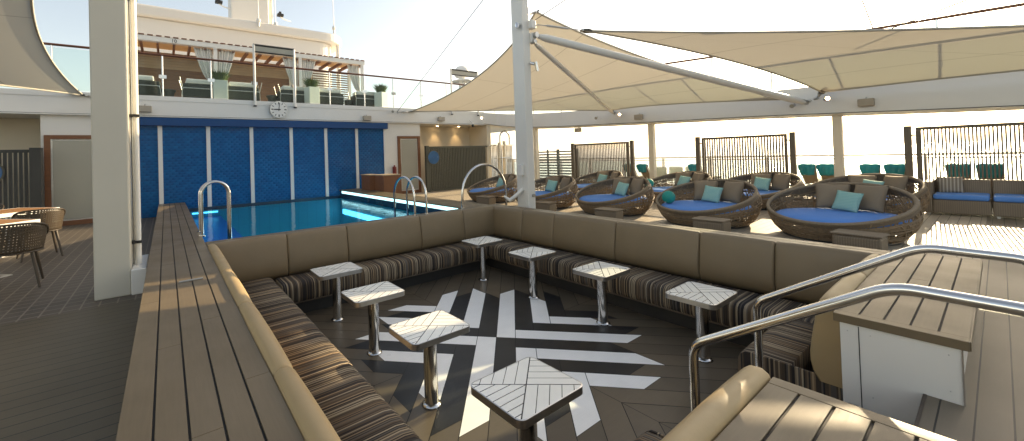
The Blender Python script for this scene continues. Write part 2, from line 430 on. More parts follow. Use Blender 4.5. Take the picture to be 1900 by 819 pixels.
def rounded(pts, r, n=5):
    """round the inner corners of a 3D polyline"""
    P = [Vector(p) for p in pts]; out = [P[0]]
    for i in range(1, len(P)-1):
        a = (P[i-1]-P[i]); b = (P[i+1]-P[i]); q = min(r, a.length*.45, b.length*.45)
        p0 = P[i]+a.normalized()*q; p1 = P[i]+b.normalized()*q
        for k in range(n+1):
            t = k/n; out.append(p0*(1-t)**2+P[i]*2*t*(1-t)+p1*t*t)
    out.append(P[-1]); return out

ZD = .64     # deck level above the lounge floor
ZB = 1.0     # bench tops and pool coping
YW = 13.75   # aft wall of the pool area

# ------------------------------------------------------------------ setting: decks
deck = MB()
def sheet(x0,y0,x1,y1,z,mi=0): deck.add([(x0,y0,z),(x1,y0,z),(x1,y1,z),(x0,y1,z)], [(0,1,2,3)], mi)
sheet(-7.4,-12,15.75,.18,ZD)
sheet(2.31,.18,3.54,.30,ZD)
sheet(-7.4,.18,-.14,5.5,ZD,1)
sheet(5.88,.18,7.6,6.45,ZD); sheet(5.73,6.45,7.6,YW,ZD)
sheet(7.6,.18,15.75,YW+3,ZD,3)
sheet(-7.4,5.5,-.14,YW+1.5,ZD,2)
deck.build('deck', ['deck_planks','deck_planks_dark','deck_tiles','deck_sunny'], fix=False, kind='structure')
deck = MB()
deck.box((-7.6,-12,-3),(-.25,YW,ZD-.02)); deck.box((6,-12,-3),(15.8,18,ZD-.02)); deck.box((-.25,-12,-3),(6,.10,ZD-.02)); deck.box((-.25,YW,-3),(6,18,ZD-.02)); deck.box((-.25,.1,-3),(6,YW,-1.2))
deck.build('hull', 'white_paint', kind='structure')

# lounge floor: planks in nested chevrons, white and black inlay
PC = (3.055, 3.405); PP = .215
def clip(poly, f):
    out = []
    for i in range(len(poly)):
        a, b = poly[i], poly[(i+1)%len(poly)]; fa, fb = f(a), f(b)
        if fa >= 0: out.append(a)
        if fa*fb < 0:
            t = fa/(fa-fb); out.append((a[0]+(b[0]-a[0])*t, a[1]+(b[1]-a[1])*t))
    return out
floor = MB(); floor.add([(.7,.28,-.003),(5.4,.28,-.003),(5.4,6,-.003),(.7,6,-.003)], [(0,1,2,3)], 5)
g = .0032
ENDS = { # quadrant (su,sv): list over k of (colour, end of the u arm, end of the v arm)
 (1,1):  [('w',('y',1.0),('y',-1.0)), ('b',('x',1.30),('y',-.87)), ('w',('x',1.28),('x',1.27)), ('b',('x',1.57),('x',1.5))],
 (-1,-1):[('w',('y',-1.01),('y',1.0)), ('b',('y',-.87),('y',.87)), ('w',('x',-1.26),('x',-1.25)), ('b',('x',-1.455),('x',-1.43))],
 (1,-1): [('b',('x',.87),('x',-.87)), ('w',('x',.85),('x',-.81)), ('b',('y',1.33),('y',1.34)), ('w',('y',1.53),('y',1.525))],
 (-1,1): [('b',('x',-.87),('x',.87)), ('w',('x',-.85),('x',.86)), ('b',('y',-1.33),('y',-1.34)), ('w',('y',-1.54),('y',-1.54))]}
S2 = math.sqrt(.5)
for (su,sv), spec in ENDS.items():
    for k in range(24):
        for arm in 'uv':
            lo, hi = k*PP+g, (k+1)*PP-g
            st = lo if (arm == 'u') == (k % 2 == 0) or k > 3 else hi+2*g
            if k < 4:   # plain corner, no mitre: the arms share the corner block
                st = lo if arm == 'u' else hi+2*g
            far = 7.5
            if arm == 'u': q = [(st,lo),(far,lo),(far,hi),(st if k < 4 else hi+0,hi)]
            else: q = [(lo,st),(lo,far),(hi,far),(hi if k < 4 else hi,st if k < 4 else hi)]
            if k >= 4:
                q = [(lo+g,lo),(far,lo),(far,hi),(hi+g,hi)] if arm == 'u' else [(lo,lo+g),(lo,far),(hi,far),(hi,hi+g)]
            w = [(PC[0]+(su*a+sv*b)*S2, PC[1]+(su*a-sv*b)*S2) for a,b in q]
            w = clip(clip(clip(clip(w, lambda p:p[0]-.75), lambda p:5.35-p[0]), lambda p:p[1]-.32), lambda p:5.95-p[1])
            if len(w) < 3: continue
            def put(poly, mi):
                if len(poly) >= 3:
                    a = sum(poly[i][0]*poly[(i+1)%len(poly)][1]-poly[(i+1)%len(poly)][0]*poly[i][1] for i in range(len(poly)))
                    if abs(a) < 1e-5: return
                    if a < 0: poly = poly[::-1]
                    floor.add([(p[0],p[1],0) for p in poly], [tuple(range(len(poly)))], mi)
            br = (k*7+(arm=='u')*3+su+2*sv) % 3
            if k < 4:
                col, eu, ev = spec[k]; ax, val = eu if arm == 'u' else ev
                i = 0 if ax == 'x' else 1; sg = 1 if val > 0 else -1; c0 = PC[i]+val
                put(clip(w, lambda p: sg*(c0-p[i])-g*.6), 3 if col == 'w' else 4)
                put(clip(w, lambda p: sg*(p[i]-c0)-g*.6), br)
            else: put(w, br)
floor.build('lounge_floor', ['floor_brown_a','floor_brown_b','floor_brown_c','floor_white','floor_black','seam_black'], fix=False, kind='structure')

# ------------------------------------------------------------------ banquettes round the lounge
back_prof = [(0,.44),(0,.99),(.012,1.02),(.04,1.038),(.08,1.035),(.108,1.01),(.122,.965),(.135,.89),(.15,.80),(.163,.71),(.172,.63),(.172,.56),(.16,.50),(.13,.44)]

def seat_prof(w, base=0):
    return [(base,.25),(base,.475),(w-.10,.478),(w-.045,.468),(w-.012,.44),(w,.40),(w+.004,.30),(w-.008,.235),(w-.03,.215),(w-.06,.21)]
def section(name, label, fn, t0, t1, cuts, seat, stripe, vin, seat_w=.76, close=(False, False), tops=None, tmat='bench_wood_y', edge=None):
    """fn(d, z, t): d metres from the bench-top edge into the lounge, t along the bench"""
    r = thing(name, label, 'banquette', tuple(fn(0,0,(t0+t1)/2)), 'banquettes round the sunken lounge')
    s = MB()
    n = max(2, int(abs(seat[1]-seat[0])/.45)); ts = []
    for i in range(n):   # cushions, each a little crowned at its seam
        a = seat[0]+(seat[1]-seat[0])*i/n; b = seat[0]+(seat[1]-seat[0])*(i+1)/n
        ts += [a, a+(b-a)*.03, a+(b-a)*.5, b-(b-a)*.03]
    ts.append(seat[1])
    prof = seat_prof(seat_w, .28)
    vs = []
    for i,t in enumerate(ts):
        k = i % 4; dz = -.014 if k == 0 else (.002 if k == 2 else 0)
        for d,z in prof: vs.append(fn(d+(dz if z < .46 and d > .5 else 0), z+(dz if z > .4 else 0), t))
    m_ = len(prof)
    s.add(vs, [(i*m_+j, i*m_+(j+1)%m_, (i+1)*m_+(j+1)%m_, (i+1)*m_+j) for i in range(len(ts)-1) for j in range(m_)], 0, True)
    s.add(vs[:m_], [tuple(range(m_))], 0); s.add(vs[-m_:], [tuple(range(m_))], 0)
    s.build('seat', stripe, r)
    p = MB(); p.tube([fn(seat_w-.035,.208,seat[0]), fn(seat_w-.035,.208,seat[1])], .012, 6); p.build('seat_piping', 'piping', r)
    b = MB(); b.extrude([(.0,.0),(.0,.24),(seat_w-.16,.24),(seat_w-.16,.0)], fn, seat[0]+(.02 if close[0] else 0), seat[1]-(.02 if close[1] else 0), smooth=False); b.build('base', 'dark_metal', r)
    for a, c in zip(cuts[:-1], cuts[1:]):
        q = MB(); L = c-a; sg = 1 if L > 0 else -1
        tt = [a+sg*.003, a+sg*.009, a+sg*.03, a+L*.2, a+L*.5, a+L*.8, c-sg*.03, c-sg*.009, c-sg*.003]
        sc = [.84,.93,.975,1.0,1.015,1.0,.975,.93,.84]; n_ = len(back_prof); vs = []
        for t, k in zip(tt, sc):
            for d,z in back_prof: vs.append(fn(.02+(d-.02)*k if d > .02 else d, z if z < .5 else .5+(z-.5)*(1-(1-k)*.35), t))
        q.add(vs, [(i*n_+j, i*n_+(j+1)%n_, (i+1)*n_+(j+1)%n_, (i+1)*n_+j) for i in range(len(tt)-1) for j in range(n_)], 0, True)
        q.add(vs[:n_], [tuple(range(n_))]); q.add(vs[-n_:], [tuple(range(n_))]); q.build('backrest', vin, r)
    return r
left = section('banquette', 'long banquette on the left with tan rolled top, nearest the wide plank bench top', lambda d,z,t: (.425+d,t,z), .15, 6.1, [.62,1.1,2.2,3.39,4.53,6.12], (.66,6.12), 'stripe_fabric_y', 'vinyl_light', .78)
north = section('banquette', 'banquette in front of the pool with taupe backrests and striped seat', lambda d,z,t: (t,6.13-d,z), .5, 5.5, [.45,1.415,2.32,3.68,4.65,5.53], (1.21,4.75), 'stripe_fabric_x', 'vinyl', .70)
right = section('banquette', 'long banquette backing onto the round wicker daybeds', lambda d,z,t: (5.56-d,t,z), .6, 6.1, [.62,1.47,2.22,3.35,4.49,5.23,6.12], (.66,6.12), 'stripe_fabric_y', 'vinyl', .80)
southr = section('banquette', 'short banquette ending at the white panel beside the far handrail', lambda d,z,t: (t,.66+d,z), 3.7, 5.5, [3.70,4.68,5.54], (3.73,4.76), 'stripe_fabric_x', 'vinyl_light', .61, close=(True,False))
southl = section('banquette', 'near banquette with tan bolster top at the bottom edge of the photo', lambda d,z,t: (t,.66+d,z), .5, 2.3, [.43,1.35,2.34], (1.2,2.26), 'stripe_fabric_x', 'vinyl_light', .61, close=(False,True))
for sec,x0,x1,nm in ((southr,3.716,3.729,1),(southl,2.261,2.274,1)):
    q = MB(); pr_ = [(y-.002,z) for y,z in seat_prof(.61,.02)]
    q.extrude([(d,z) for d,z in pr_], lambda d,z,t: (t,.66+d,z), x0, x1, smooth=False); q.build('seat_end','stripe_fabric_y',sec,bevel=.004)
q = MB(); q.box((.08,4.42,ZB+.001),(.27,4.455,ZB+.012)); q.build('hinge_plate','steel_dull',left,bevel=.002)
# plank tops
def planks(parent, x0,y0,x1,y1, axis, n, z=ZB, border=0, mat=None, th=.05, gap=.010):
    p = MB(); p.box((x0+.004,y0+.004,z-th),(x1-.004,y1-.004,z-.008), 1)
    W = (y1-y0) if axis == 'x' else (x1-x0); w = W/n
    for i in range(n):
        a = i*w+(gap/2 if i else 0); b = (i+1)*w-(gap/2 if i < n-1 else 0)
        L = (x1-x0) if axis == 'x' else (y1-y0); cuts = [0]
        c = (i*1.37) % 2.4+.9
        while c < L-.5: cuts.append(c); c += 2.4
        cuts.append(L)
        for s0,s1 in zip(cuts[:-1], cuts[1:]):
            s0 += .001; s1 -= .001
            if axis == 'x': p.box((x0+s0,y0+a,z-th-.002 if (i in (0,n-1)) else z-.014),(x0+s1,y0+b,z))
            else: p.box((x0+a,y0+s0,z-th-.002 if (i in (0,n-1)) else z-.014),(x0+b,y0+s1,z))
    return p.build('plank_top', [mat or ('bench_wood_x' if axis == 'x' else 'bench_wood_y'), 'seam_black'], parent, bevel=.002)
planks(left, -.185,.665,.425,13.6,'y',5)
p = MB(); p.box((-.145,.15,0),(.415,13.6,ZB-.055)); p.build('core_wall', 'floor_brown_a', left)
planks(right, 5.56,.665,5.92,6.13,'y',3); p = MB(); p.box((5.57,.66,0),(5.89,6.45,ZB-.055)); p.build('core_wall','floor_brown_a',right)
planks(north, .43,6.13,5.92,6.47,'x',3); p = MB(); p.box((.43,6.14,0),(5.57,6.45,ZB-.055)); p.build('core_wall','floor_brown_a',north)
planks(southr, 3.60,.13,6.02,.66,'x',5, border=1)
p = MB(); p.box((3.52,.128,ZB-.052),(3.60,.662,ZB+.001)); p.box((3.535,.122,ZB-.053),(6.02,.131,ZB-.002)); p.build('edge_trim','bench_wood_y',southr, bevel=.003)
p = MB(); p.box((3.535,.155,0.002),(3.60,.635,ZB-.055)); p.box((3.60,.17,0.002),(5.98,.64,ZB-.055)); p.build('end_panel','white_paint_gloss',southr, bevel=.003)
planks(southl, -.185,.10,2.26,.655,'x',5)
p = MB(); p.box((2.26,.098,ZB-.052),(2.335,.657,ZB+.001)); p.build('edge_trim','bench_wood_y',southl, bevel=.003)
p = MB(); p.box((-.15,.14,0.002),(2.315,.635,ZB-.055)); p.build('end_panel','white_paint_gloss',southl, bevel=.003)
q = MB(); q.box((3.5325,.548,.3),(3.5345,.552,ZB-.06)); q.build('panel_joint','seam_black',southr)
q = MB(); q.box((3.526,.150,ZD+.002),(3.540,.156,ZB-.056)); q.build('edge_strip','steel',southr)
q = MB()
for y_,z_ in ((.20,.90),(.50,.90),(.20,.70),(.50,.52),(.60,.90)): q.tube([(3.535,y_,z_),(3.531,y_,z_)],.003,8)
q.build('screws','steel_dull',southr)
# kerb channel along the foot of the left bench
q = MB(); q.box((-.185,.66,ZD+.002),(-.146,13.5,ZD+.035)); q.build('foot_kerb','floor_brown_b',left)
# steps between the benches
st = thing('steps', 'dark brown steps leading down into the lounge between the white bench ends', 'steps', (2.93,.3,0))
for y0,y1,z1 in ((.30,.60,.445),(.60,.90,.225)):
    p = MB(); p.box((2.36,y0,.002),(3.50,y1,z1)); p.build('step','step_tread',st,bevel=.006)
    q = MB(); q.box((2.36,y1-.035,z1),(3.50,y1+.006,z1+.008)); q.build('nosing','dark_metal',st)
p = MB(); p.box((2.34,.285,.2),(3.53,.299,ZD+.004)); p.build('riser','step_tread',st)
# handrails
def handrail(x, label):
    r = thing('handrail', label, 'handrail', (x,1.04,0), 'steel handrails beside the steps')
    m = MB(); m.tube(rounded([(x,1.04,.012),(x,1.04,.985),(x,.27,1.505),(x,-.09,1.50),(x,-.09,ZD+.02)], .07, 6), .024, 16); m.build('rail','steel',r)
    for y,z in ((1.04,.0),(-.09,ZD)):
        m = MB(); m.cyl((x,y,z+.001),.058,.012,20); m.cyl((x,y,z+.012),.036,.02,20); m.build('flange','steel',r)
handrail(2.42, 'nearer steel handrail running down in front of the white panel')
handrail(3.43, 'farther steel handrail rising past the end of the striped seat')

# ------------------------------------------------------------------ lounge tables
tp = thing('pedestal_table', '', 'table', (0,0,0), 'herringbone tables in the lounge')
hx, hy, rc = .285, .2275, .05
def rrect(hx, hy, rc, n=6):
    o = []
    for cx,cy,a in ((hx-rc,hy-rc,0),(-hx+rc,hy-rc,PI/2),(-hx+rc,-hy+rc,PI),(hx-rc,-hy+rc,1.5*PI)):
        o += [(cx+rc*math.cos(a+PI/2*i/n), cy+rc*math.sin(a+PI/2*i/n)) for i in range(n+1)]
    return o
p = MB(); p.prism(rrect(hx-.006,hy-.006,rc), .625, .66); p.build('tabletop','herringbone_top',tp)
p = MB()
for a,b in ((0,1),):
    o1 = rrect(hx,hy,rc); i1 = rrect(hx-.006,hy-.006,rc); n = len(o1)
    vs = [(q[0],q[1],.612) for q in o1]+[(q[0],q[1],.659) for q in o1]+[(q[0],q[1],.661) for q in i1]+[(q[0],q[1],.612) for q in i1]
    p.add(vs, [(i,(i+1)%n,n+(i+1)%n,n+i) for i in range(n)]+[(n+i,n+(i+1)%n,2*n+(i+1)%n,2*n+i) for i in range(n)]+[(3*n+i,3*n+(i+1)%n,(i+1)%n,i) for i in range(n)])
p.build('edge_band','steel_dull',tp)
p = MB(); p.prism(rrect(.1,.1,.02),.60,.625); p.cyl((0,0,.01),.058,.60,32); p.build('pedestal','steel',tp)
p = MB(); p.lathe([(.0,.024),(.060,.024),(.066,.018),(.080,.011),(.083,.001),(0,.001)],28); p.build('base_ring','steel',tp)
TL = [(1.80,5.09,'herringbone table standing at the left end of the pool-side banquette'),(1.80,3.97,'second herringbone table from the pool along the left banquette'),
 (1.80,2.85,'herringbone table before the left banquette, just beyond the nearest table'),(1.805,1.75,'nearest herringbone table at the bottom centre of the photo'),
 (4.31,5.08,'herringbone table in the far corner of the lounge where two banquettes meet'),(4.32,3.98,'second herringbone table from the far corner along the right banquette'),
 (4.31,2.86,'third herringbone table from the far corner along the right banquette'),(4.32,1.765,'herringbone table nearest the handrails on the right side')]
for i,(x,y,l) in enumerate(TL):
    o = tp if i == 0 else copy_tree(tp); place(o, (x,y,0), 0, l)

# ------------------------------------------------------------------ pool
p = MB(); XE = 5.06
p.box((.44,6.46,-.9),(XE,13.70,-.85)); p.box((.43,6.46,-.85),(.445,13.7,.70)); p.box((XE,6.46,-.85),(XE+.02,13.7,.70)); p.box((.445,6.452,-.85),(XE,6.47,.70)); p.box((.445,13.69,-.85),(XE,13.72,.70))
p.build('pool_basin','pool_tiles',kind='structure')
p = MB(); p.box((.43,6.46,.701),(.446,13.7,.94)); p.box((.446,6.452,.701),(XE,6.469,.94)); p.box((XE,6.46,.701),(XE+.02,13.7,.80)); p.box((.446,13.691,.701),(XE,13.72,.80)); p.build('pool_edge','pool_tile_dark',kind='structure')
p = MB(); p.box((.447,6.475,-.84),(1.32,13.68,.50)); p.build('pool_ledge','pool_ledge_tiles',kind='structure')
p = MB(); p.add([(.446,6.47,.75),(XE,6.47,.75),(XE,13.69,.75),(.446,13.69,.75)],[(0,1,2,3)]); p.build('pool_water','pool_water',fix=False,kind='structure')
cp = thing('pool_coping', 'brown plank walkway along the far side of the pool with a pale blue light strip', 'coping', (5.4,10,ZD))
p = MB()
for i in range(6):
    a = 5.04+i*.1185; p.box((a,6.48,ZB-.03),(a+.112,13.7,ZB))
p.build('plank_top','bench_wood_y',cp,bevel=.002)
p = MB(); p.box((5.09,6.48,0),(5.73,13.7,ZB-.031)); p.build('core_wall','step_tread',cp)
p = MB()
for i in range(16):
    y = 6.75+i*.425; p.box((5.066,y,.885),(5.085,y+.412,.962))
p.build('light_strip','strip_light',cp)
p = MB(); p.box((5.03,6.9,.18),(5.058,13.4,.34)); p.build('underwater_glow','pool_glow',cp)  # long glowing strip added to brighten the pool water, no lamp known here
p = MB(); p.box((.60,13.676,.62),(1.25,13.688,.66)); p.build('underwater_glow','pool_glow',cp)
p = MB(); p.box((5.062,6.48,.80),(5.075,13.7,.884)); p.build('dark_tile_band','pool_tile_dark',cp)
def arch(x0,y0,x1,y1,z0,z1,top,label,r=.021,grp='steel arches at the pool edge'):
    dx,dy = x1-x0,y1-y0; L = math.hypot(dx,dy); rad = L/2; pts = [(x0,y0,z0)]
    zc = top-rad
    for i in range(17):
        a = PI-PI*i/16; t = .5+.5*math.cos(a); pts.append((x0+dx*t,y0+dy*t,zc+rad*math.sin(a)))
    pts.append((x1,y1,z1))
    o = MB(); o.tube(pts,r,12)
    root = thing('pool_handrail', label, 'handrail', (x0,y0,z0), grp)
    o.build('arch','steel',root)
    q = MB(); q.cyl((x0,y0,z0),.045,.02,16)
    if z1 > .7: q.cyl((x1,y1,z1),.045,.02,16)
    q.build('flange','steel',root)
arch(.43,6.98,.80,6.98,ZB,.45,1.81,'nearer steel arch of the pair on the left pool ledge')
arch(.43,7.42,.83,7.42,ZB,.45,1.80,'farther steel arch of the pair on the left pool ledge')
arch(3.76,6.33,3.74,7.08,ZB,.3,1.71,'left steel pool ladder arch of the pair behind the north banquette')
arch(4.02,6.33,4.00,7.02,ZB,.3,1.70,'right steel pool ladder arch of the pair behind the north banquette')
arch(4.94,6.40,6.17,6.40,ZB,ZD,1.885,'wide steel arch over the corner of the pool coping',.026)

# ------------------------------------------------------------------ aft wall
w = thing('tiled_wall','tall blue scale-tiled wall behind the pool with white vertical strips','wall',(3,YW,0))
p = MB(); p.box((-.93,YW,ZD-.1),(6.97,YW+.25,3.22)); p.build('tile_face','blue_tiles',w)
p = MB(); p.box((-.95,YW-.16,3.20),(6.99,YW+.2,3.425)); p.build('canopy','blue_paint',w,bevel=.006)
for i,x in enumerate((-.12,1.05,2.23,3.44,4.61,5.76,6.91)):
    p = MB(); p.box((x-.052,YW-.045,ZD if i==0 else (.3 if i<5 else ZB if i==5 else ZD)),(x+.052,YW-.001,3.199)); p.build('strip','white_paint',w,bevel=.004)
def wall(x0,x1,y0,y1,z0,z1,mat,name,label):
    p = MB(); p.box((x0,y0,z0),(x1,y1,z1)); return tag(p.build(name,mat,bevel=.004),label,'wall')
wall(6.97,8.52,YW-.02,YW+.5,ZD-.1,3.44,'white_paint','wall_panel','white wall round the wood-framed door right of the blue wall')
wall(-2.52,-.93,YW-.02,YW+.5,ZD-.1,3.44,'white_paint','wall_panel','white wall round the wood-framed door behind the dining chairs')
wall(8.5,12.25,14.9,15.1,ZD-.1,3.44,'cream_paint','wall_panel','cream recessed wall under warm downlights behind the dark slatted fence')
wall(-6.3,-2.5,14.9,15.1,ZD-.1,3.44,'cream_paint','wall_panel','tan recessed wall at the left edge of the photo')
wall(12.05,12.27,13.6,14.9,ZD-.1,3.44,'cream_paint','wall_panel','narrow cream return wall at the end of the recess')
def door(x0,x1,label):
    r = thing('door',label,'door',((x0+x1)/2,YW-.02,ZD))
    p = MB(); y0,y1 = YW-.06,YW-.021
    p.box((x0,y0,ZD),(x0+.12,y1,2.93)); p.box((x1-.12,y0,ZD),(x1,y1,2.93)); p.box((x0+.121,y0,2.83),(x1-.121,y1,2.93)); p.box((x0+.121,y0,ZD),(x1-.121,y1,.76)); p.build('frame','brown_wood',r,bevel=.005)
    p = MB(); p.box((x0+.16,YW-.05,.80),(x1-.16,YW-.022,2.79)); p.build('frosted_pane','frosted_glass',r)
    p = MB(); p.box((x0+.122,YW-.055,.761),(x0+.158,YW-.023,2.829)); p.box((x0+.122,YW-.07,1.55),(x0+.14,YW-.056,1.85)); p.build('hinge_rail','steel_dull',r)
door(7.45,8.49,'wood-framed frosted door right of the blue wall')
door(-2.46,-1.42,'wood-framed frosted door between the dining chairs and the thick pillar')
p = MB(); p.cyl((7.26,YW-.09,1.35),.075,.38,16); p.cyl((7.26,YW-.09,1.73),.03,.06,10)
tag(p.build('fire_extinguisher','red_paint'),'dark red fire extinguisher on the white wall beside the door','extinguisher')
# slatted fences
def vfence(x0,x1,y,z0,z1,mat,label,pitch=.085,wd=.055,name='slatted_fence',group=None):
    r = thing(name,label,'fence',((x0+x1)/2,y,z0),group)
    p = MB()
    x = x0+.12
    while x < x1-.1: p.box((x,y-.02,z0+.08),(x+wd,y+.02,z1-.07)); x += pitch
    p.build('slats',mat,r)
    p = MB(); p.box((x0+.1,y-.026,z1-.071),(x1,y+.026,z1)); p.build('top_bar',mat,r)
    p = MB(); p.box((x0+.1,y-.026,z0+.02),(x1,y+.026,z0+.081)); p.build('bottom_bar',mat,r)
    p = MB(); p.box((x0-.05,y-.06,z0),(x0+.1,y+.06,z1+.03)); p.build('post',mat,r)
vfence(8.62,11.9,13.45,ZD,2.49,'fence_green','dark slatted fence with a round blue porthole in front of the cream wall')
vfence(-5.9,-2.62,13.30,ZD,2.56,'fence_dark','black slatted fence at the left edge beside the door')
p = MB(); p.box((-2.62,13.2,ZD),(-2.42,13.42,2.60)); tag(p.build('gate_post','fence_dark',bevel=.005),'thick black gate post beside the left door','post')
def porthole(x,y,label):
    r = thing('porthole',label,'sign',(x,y,2.04),'round blue discs on the fences')
    def disc(rad,y0,y1):
        q = MB(); q.tube([(x,y0,2.04),(x,y1,2.04)],rad,36); return q
    disc(.30,y,y-.03).build('rim','fence_green',r); disc(.265,y-.03,y-.034).build('disc','blue_disc',r)
simple('blue_disc',(.03,.13,.32),.25,var=.3,scale=3)
porthole(8.91,13.40,'round blue disc on the slatted fence behind the pool ladder')
porthole(-3.32,13.25,'round blue disc cut by the left edge of the photo')
for x0,x1,y,l in ((5.76,6.35,11.95,'nearer brown board box at the end of the pool walkway'),(5.62,5.95,12.72,'farther brown board box against the end of the blue wall')):
    r = thing('storage_box',l,'box',((x0+x1)/2,y,ZD),'brown boxes at the end of the pool walkway')
    p = MB(); p.box((x0,y-.35,ZD if x0>5.75 else ZB),(x1,y+.35,1.50)); p.build('body','card_brown',r,bevel=.006)
    p = MB(); p.box((x0-.015,y-.365,1.501),(x1+.015,y+.365,1.535)); p.build('lid','roof_tan',r,bevel=.004)

# ------------------------------------------------------------------ upper deck, fascia, soffit
PATH = [(11.9,13.6,3.42,4.00),(12.55,13.5,3.36,3.97),(12.95,13.25,3.30,3.94),(13.15,12.8,3.24,3.90),(13.2,11.86,3.15,3.82),(13.2,10.4,3.07,3.73),(13.2,8.9,3.013,3.66),(13.2,6.75,2.927,3.595),(13.2,3.9,2.83,3.56),(13.2,2.3,2.75,3.52),(13.2,1.0,2.68,3.47),(13.2,-.3,2.62,3.42),(13.2,-7,2.45,3.25)]
def mir(x): return 6.02-x
def ribbon(side, label):
    f = (lambda x: x) if side > 0 else mir
    p = MB(); vs = []
    for x,y,z0,z1 in PATH:
        ox = 13.85; vs += [(f(x),y,z0+.06),(f(x),y,z1),(f(ox),y if y < 13.3 else y,z1+.0),(f(ox),y,z0+.05),(f(x+.25),y+(.25 if y > 12.9 else 0),z0)]
    n = 5; fs = [(i*n+j,i*n+(j+1)%n,(i+1)*n+(j+1)%n,(i+1)*n+j) for i in range(len(PATH)-1) for j in range(n)]
    p.add(vs,fs); p.add(vs[:n],[tuple(range(n))]); p.add(vs[-n:],[tuple(range(n))])
    o = p.build('side_gallery','white_paint',kind='structure')
    q = MB(); q.tube([(f(x)-.012*side,y-.004,z0+.075) for x,y,z0,z1 in PATH],.008,6)
    q.build('drip_edge','dark_metal',kind='structure')
ribbon(1,''); ribbon(-1,'')
p = MB(); p.box((-5.9,13.6,3.44),(11.9,30,4.02)); p.box((-5.9,13.585,3.90),(11.9,13.599,4.03)); p.box((11.901,13.62,3.45),(17,30,3.99)); p.box((-11,13.62,3.45),(-5.901,30,3.99)); p.build('upper_deck','white_paint',kind='structure')
p = MB(); p.box((-5.9,13.594,3.47),(11.9,13.599,3.478)); p.build('fascia_groove','dark_metal',kind='structure')
# posts under the gallery
for i,(y,l) in enumerate(((12.0,'gallery post farthest aft, just right of the mast'),(6.85,'gallery post between the first two slatted screens'),(2.30,'gallery post between the second and third slatted screens'),(-2.6,'gallery post beyond the right edge of the photo'))):
    if i == 3: continue
    z1 = 3.2 if i == 0 else 2.95
    p = MB(); p.box((13.42,y-.085,ZD),(13.60,y+.085,z1)); tag(p.build('gallery_post','cream_paint',bevel=.012),l,'post','posts carrying the side gallery')
# upper rail
RP = [(-5.9,13.72,5.22)]+[(x,13.72,5.22) for x in (-4.7,-3.5,-2.3,-1.1,-.03,1.16,2.35,3.56,4.80,6.12,7.34,8.62,9.9,11.2)]
side_rp = [(12.6,13.65,5.19),(13.2,13.1,5.12),(13.32,11.9,5.06),(13.32,10.4,5.0),(13.32,8.9,4.94),(13.32,7.4,4.89),(13.32,6.1,4.85),(13.32,4.9,4.78),(13.32,3.5,4.75),(13.32,2.1,4.71),(13.32,.7,4.66),(13.32,-.7,4.6),(13.32,-2.5,4.55)]
rail = thing('glass_railing','glass railing with dark wooden handrail along the upper deck edge','railing',(3,13.7,4.03))
allp = RP+side_rp
m = MB(); m.tube(allp,.032,10,sx=1.2); m.build('handrail','rail_wood',rail)
def topz(x,y):
    if y > 13.55: return 4.03
    for a,b in zip(PATH[:-1],PATH[1:]):
        if b[1] <= y <= a[1]: t = (a[1]-y)/max(1e-6,a[1]-b[1]); return a[3]+(b[3]-a[3])*t
    return 3.5
for i,(a,b) in enumerate(zip(allp[:-1],allp[1:])):
    A = Vector(a); B = Vector(b); za = topz(a[0],a[1]); zb = topz(b[0],b[1]); d = (B-A); d.z = 0; L = d.length; d.normalize(); n = Vector((-d.y,d.x,0))*.006
    m = MB(); p0 = A+d*.03; p1 = B-d*.03
    vs = []
    for q,zz,tz in ((p0,za,a[2]),(p1,zb,b[2])):
        for sgn in (-1,1):
            for h in (zz+.05,tz-.07): vs.append((q.x+n.x*sgn,q.y+n.y*sgn,h))
    m.add(vs,[(0,1,3,2),(4,6,7,5),(0,4,5,1),(2,3,7,6),(0,2,6,4),(1,5,7,3)]); m.build('glass_panel','rail_glass',rail)
for a in allp:
    zt = topz(a[0],a[1]); m = MB(); m.tube([(a[0],a[1],zt-.01),(a[0],a[1],a[2]-.02)],.022,8); m.box((a[0]-.09,a[1]-.03,zt+.52),(a[0]+.09,a[1]-.008,zt+.62)); m.build('rail_post','steel',rail)
# portal frames standing on the deck edge
def portal(x0,x1,label,y=13.54):
    r = thing('portal_frame',label,'frame',((x0+x1)/2,y,3.86),'white portal frames on the upper deck edge')
    for x in (x0,x1):
        q = MB(); q.tube([(x,y,3.88),(x,y,5.80)],.038,10); q.tube([(x,y,3.84),(x,y,3.88)],.05,10,1); q.build('post',['white_paint','black_rubber'],r)
    q = MB(); q.tube([(x0-.02,y,5.80),(x1+.02,y,5.80)],.032,10); q.tube([(x0,y,5.58),(x1,y,5.58)],.026,10); q.build('crossbar','dark_metal',r)
    q = MB(); q.box((x0+.04,y-.008,5.61),(x1-.04,y+.008,5.765)); q.build('panel','frosted_glass',r)
portal(2.33,3.55,'white portal frame with dark crossbars above the clock')
portal(10.05,11.52,'white portal frame seen behind the middle sail at the deck edge')
portal(13.3,13.35,'thin white frame standing on the right gallery between the two sails',5.5) if False else None
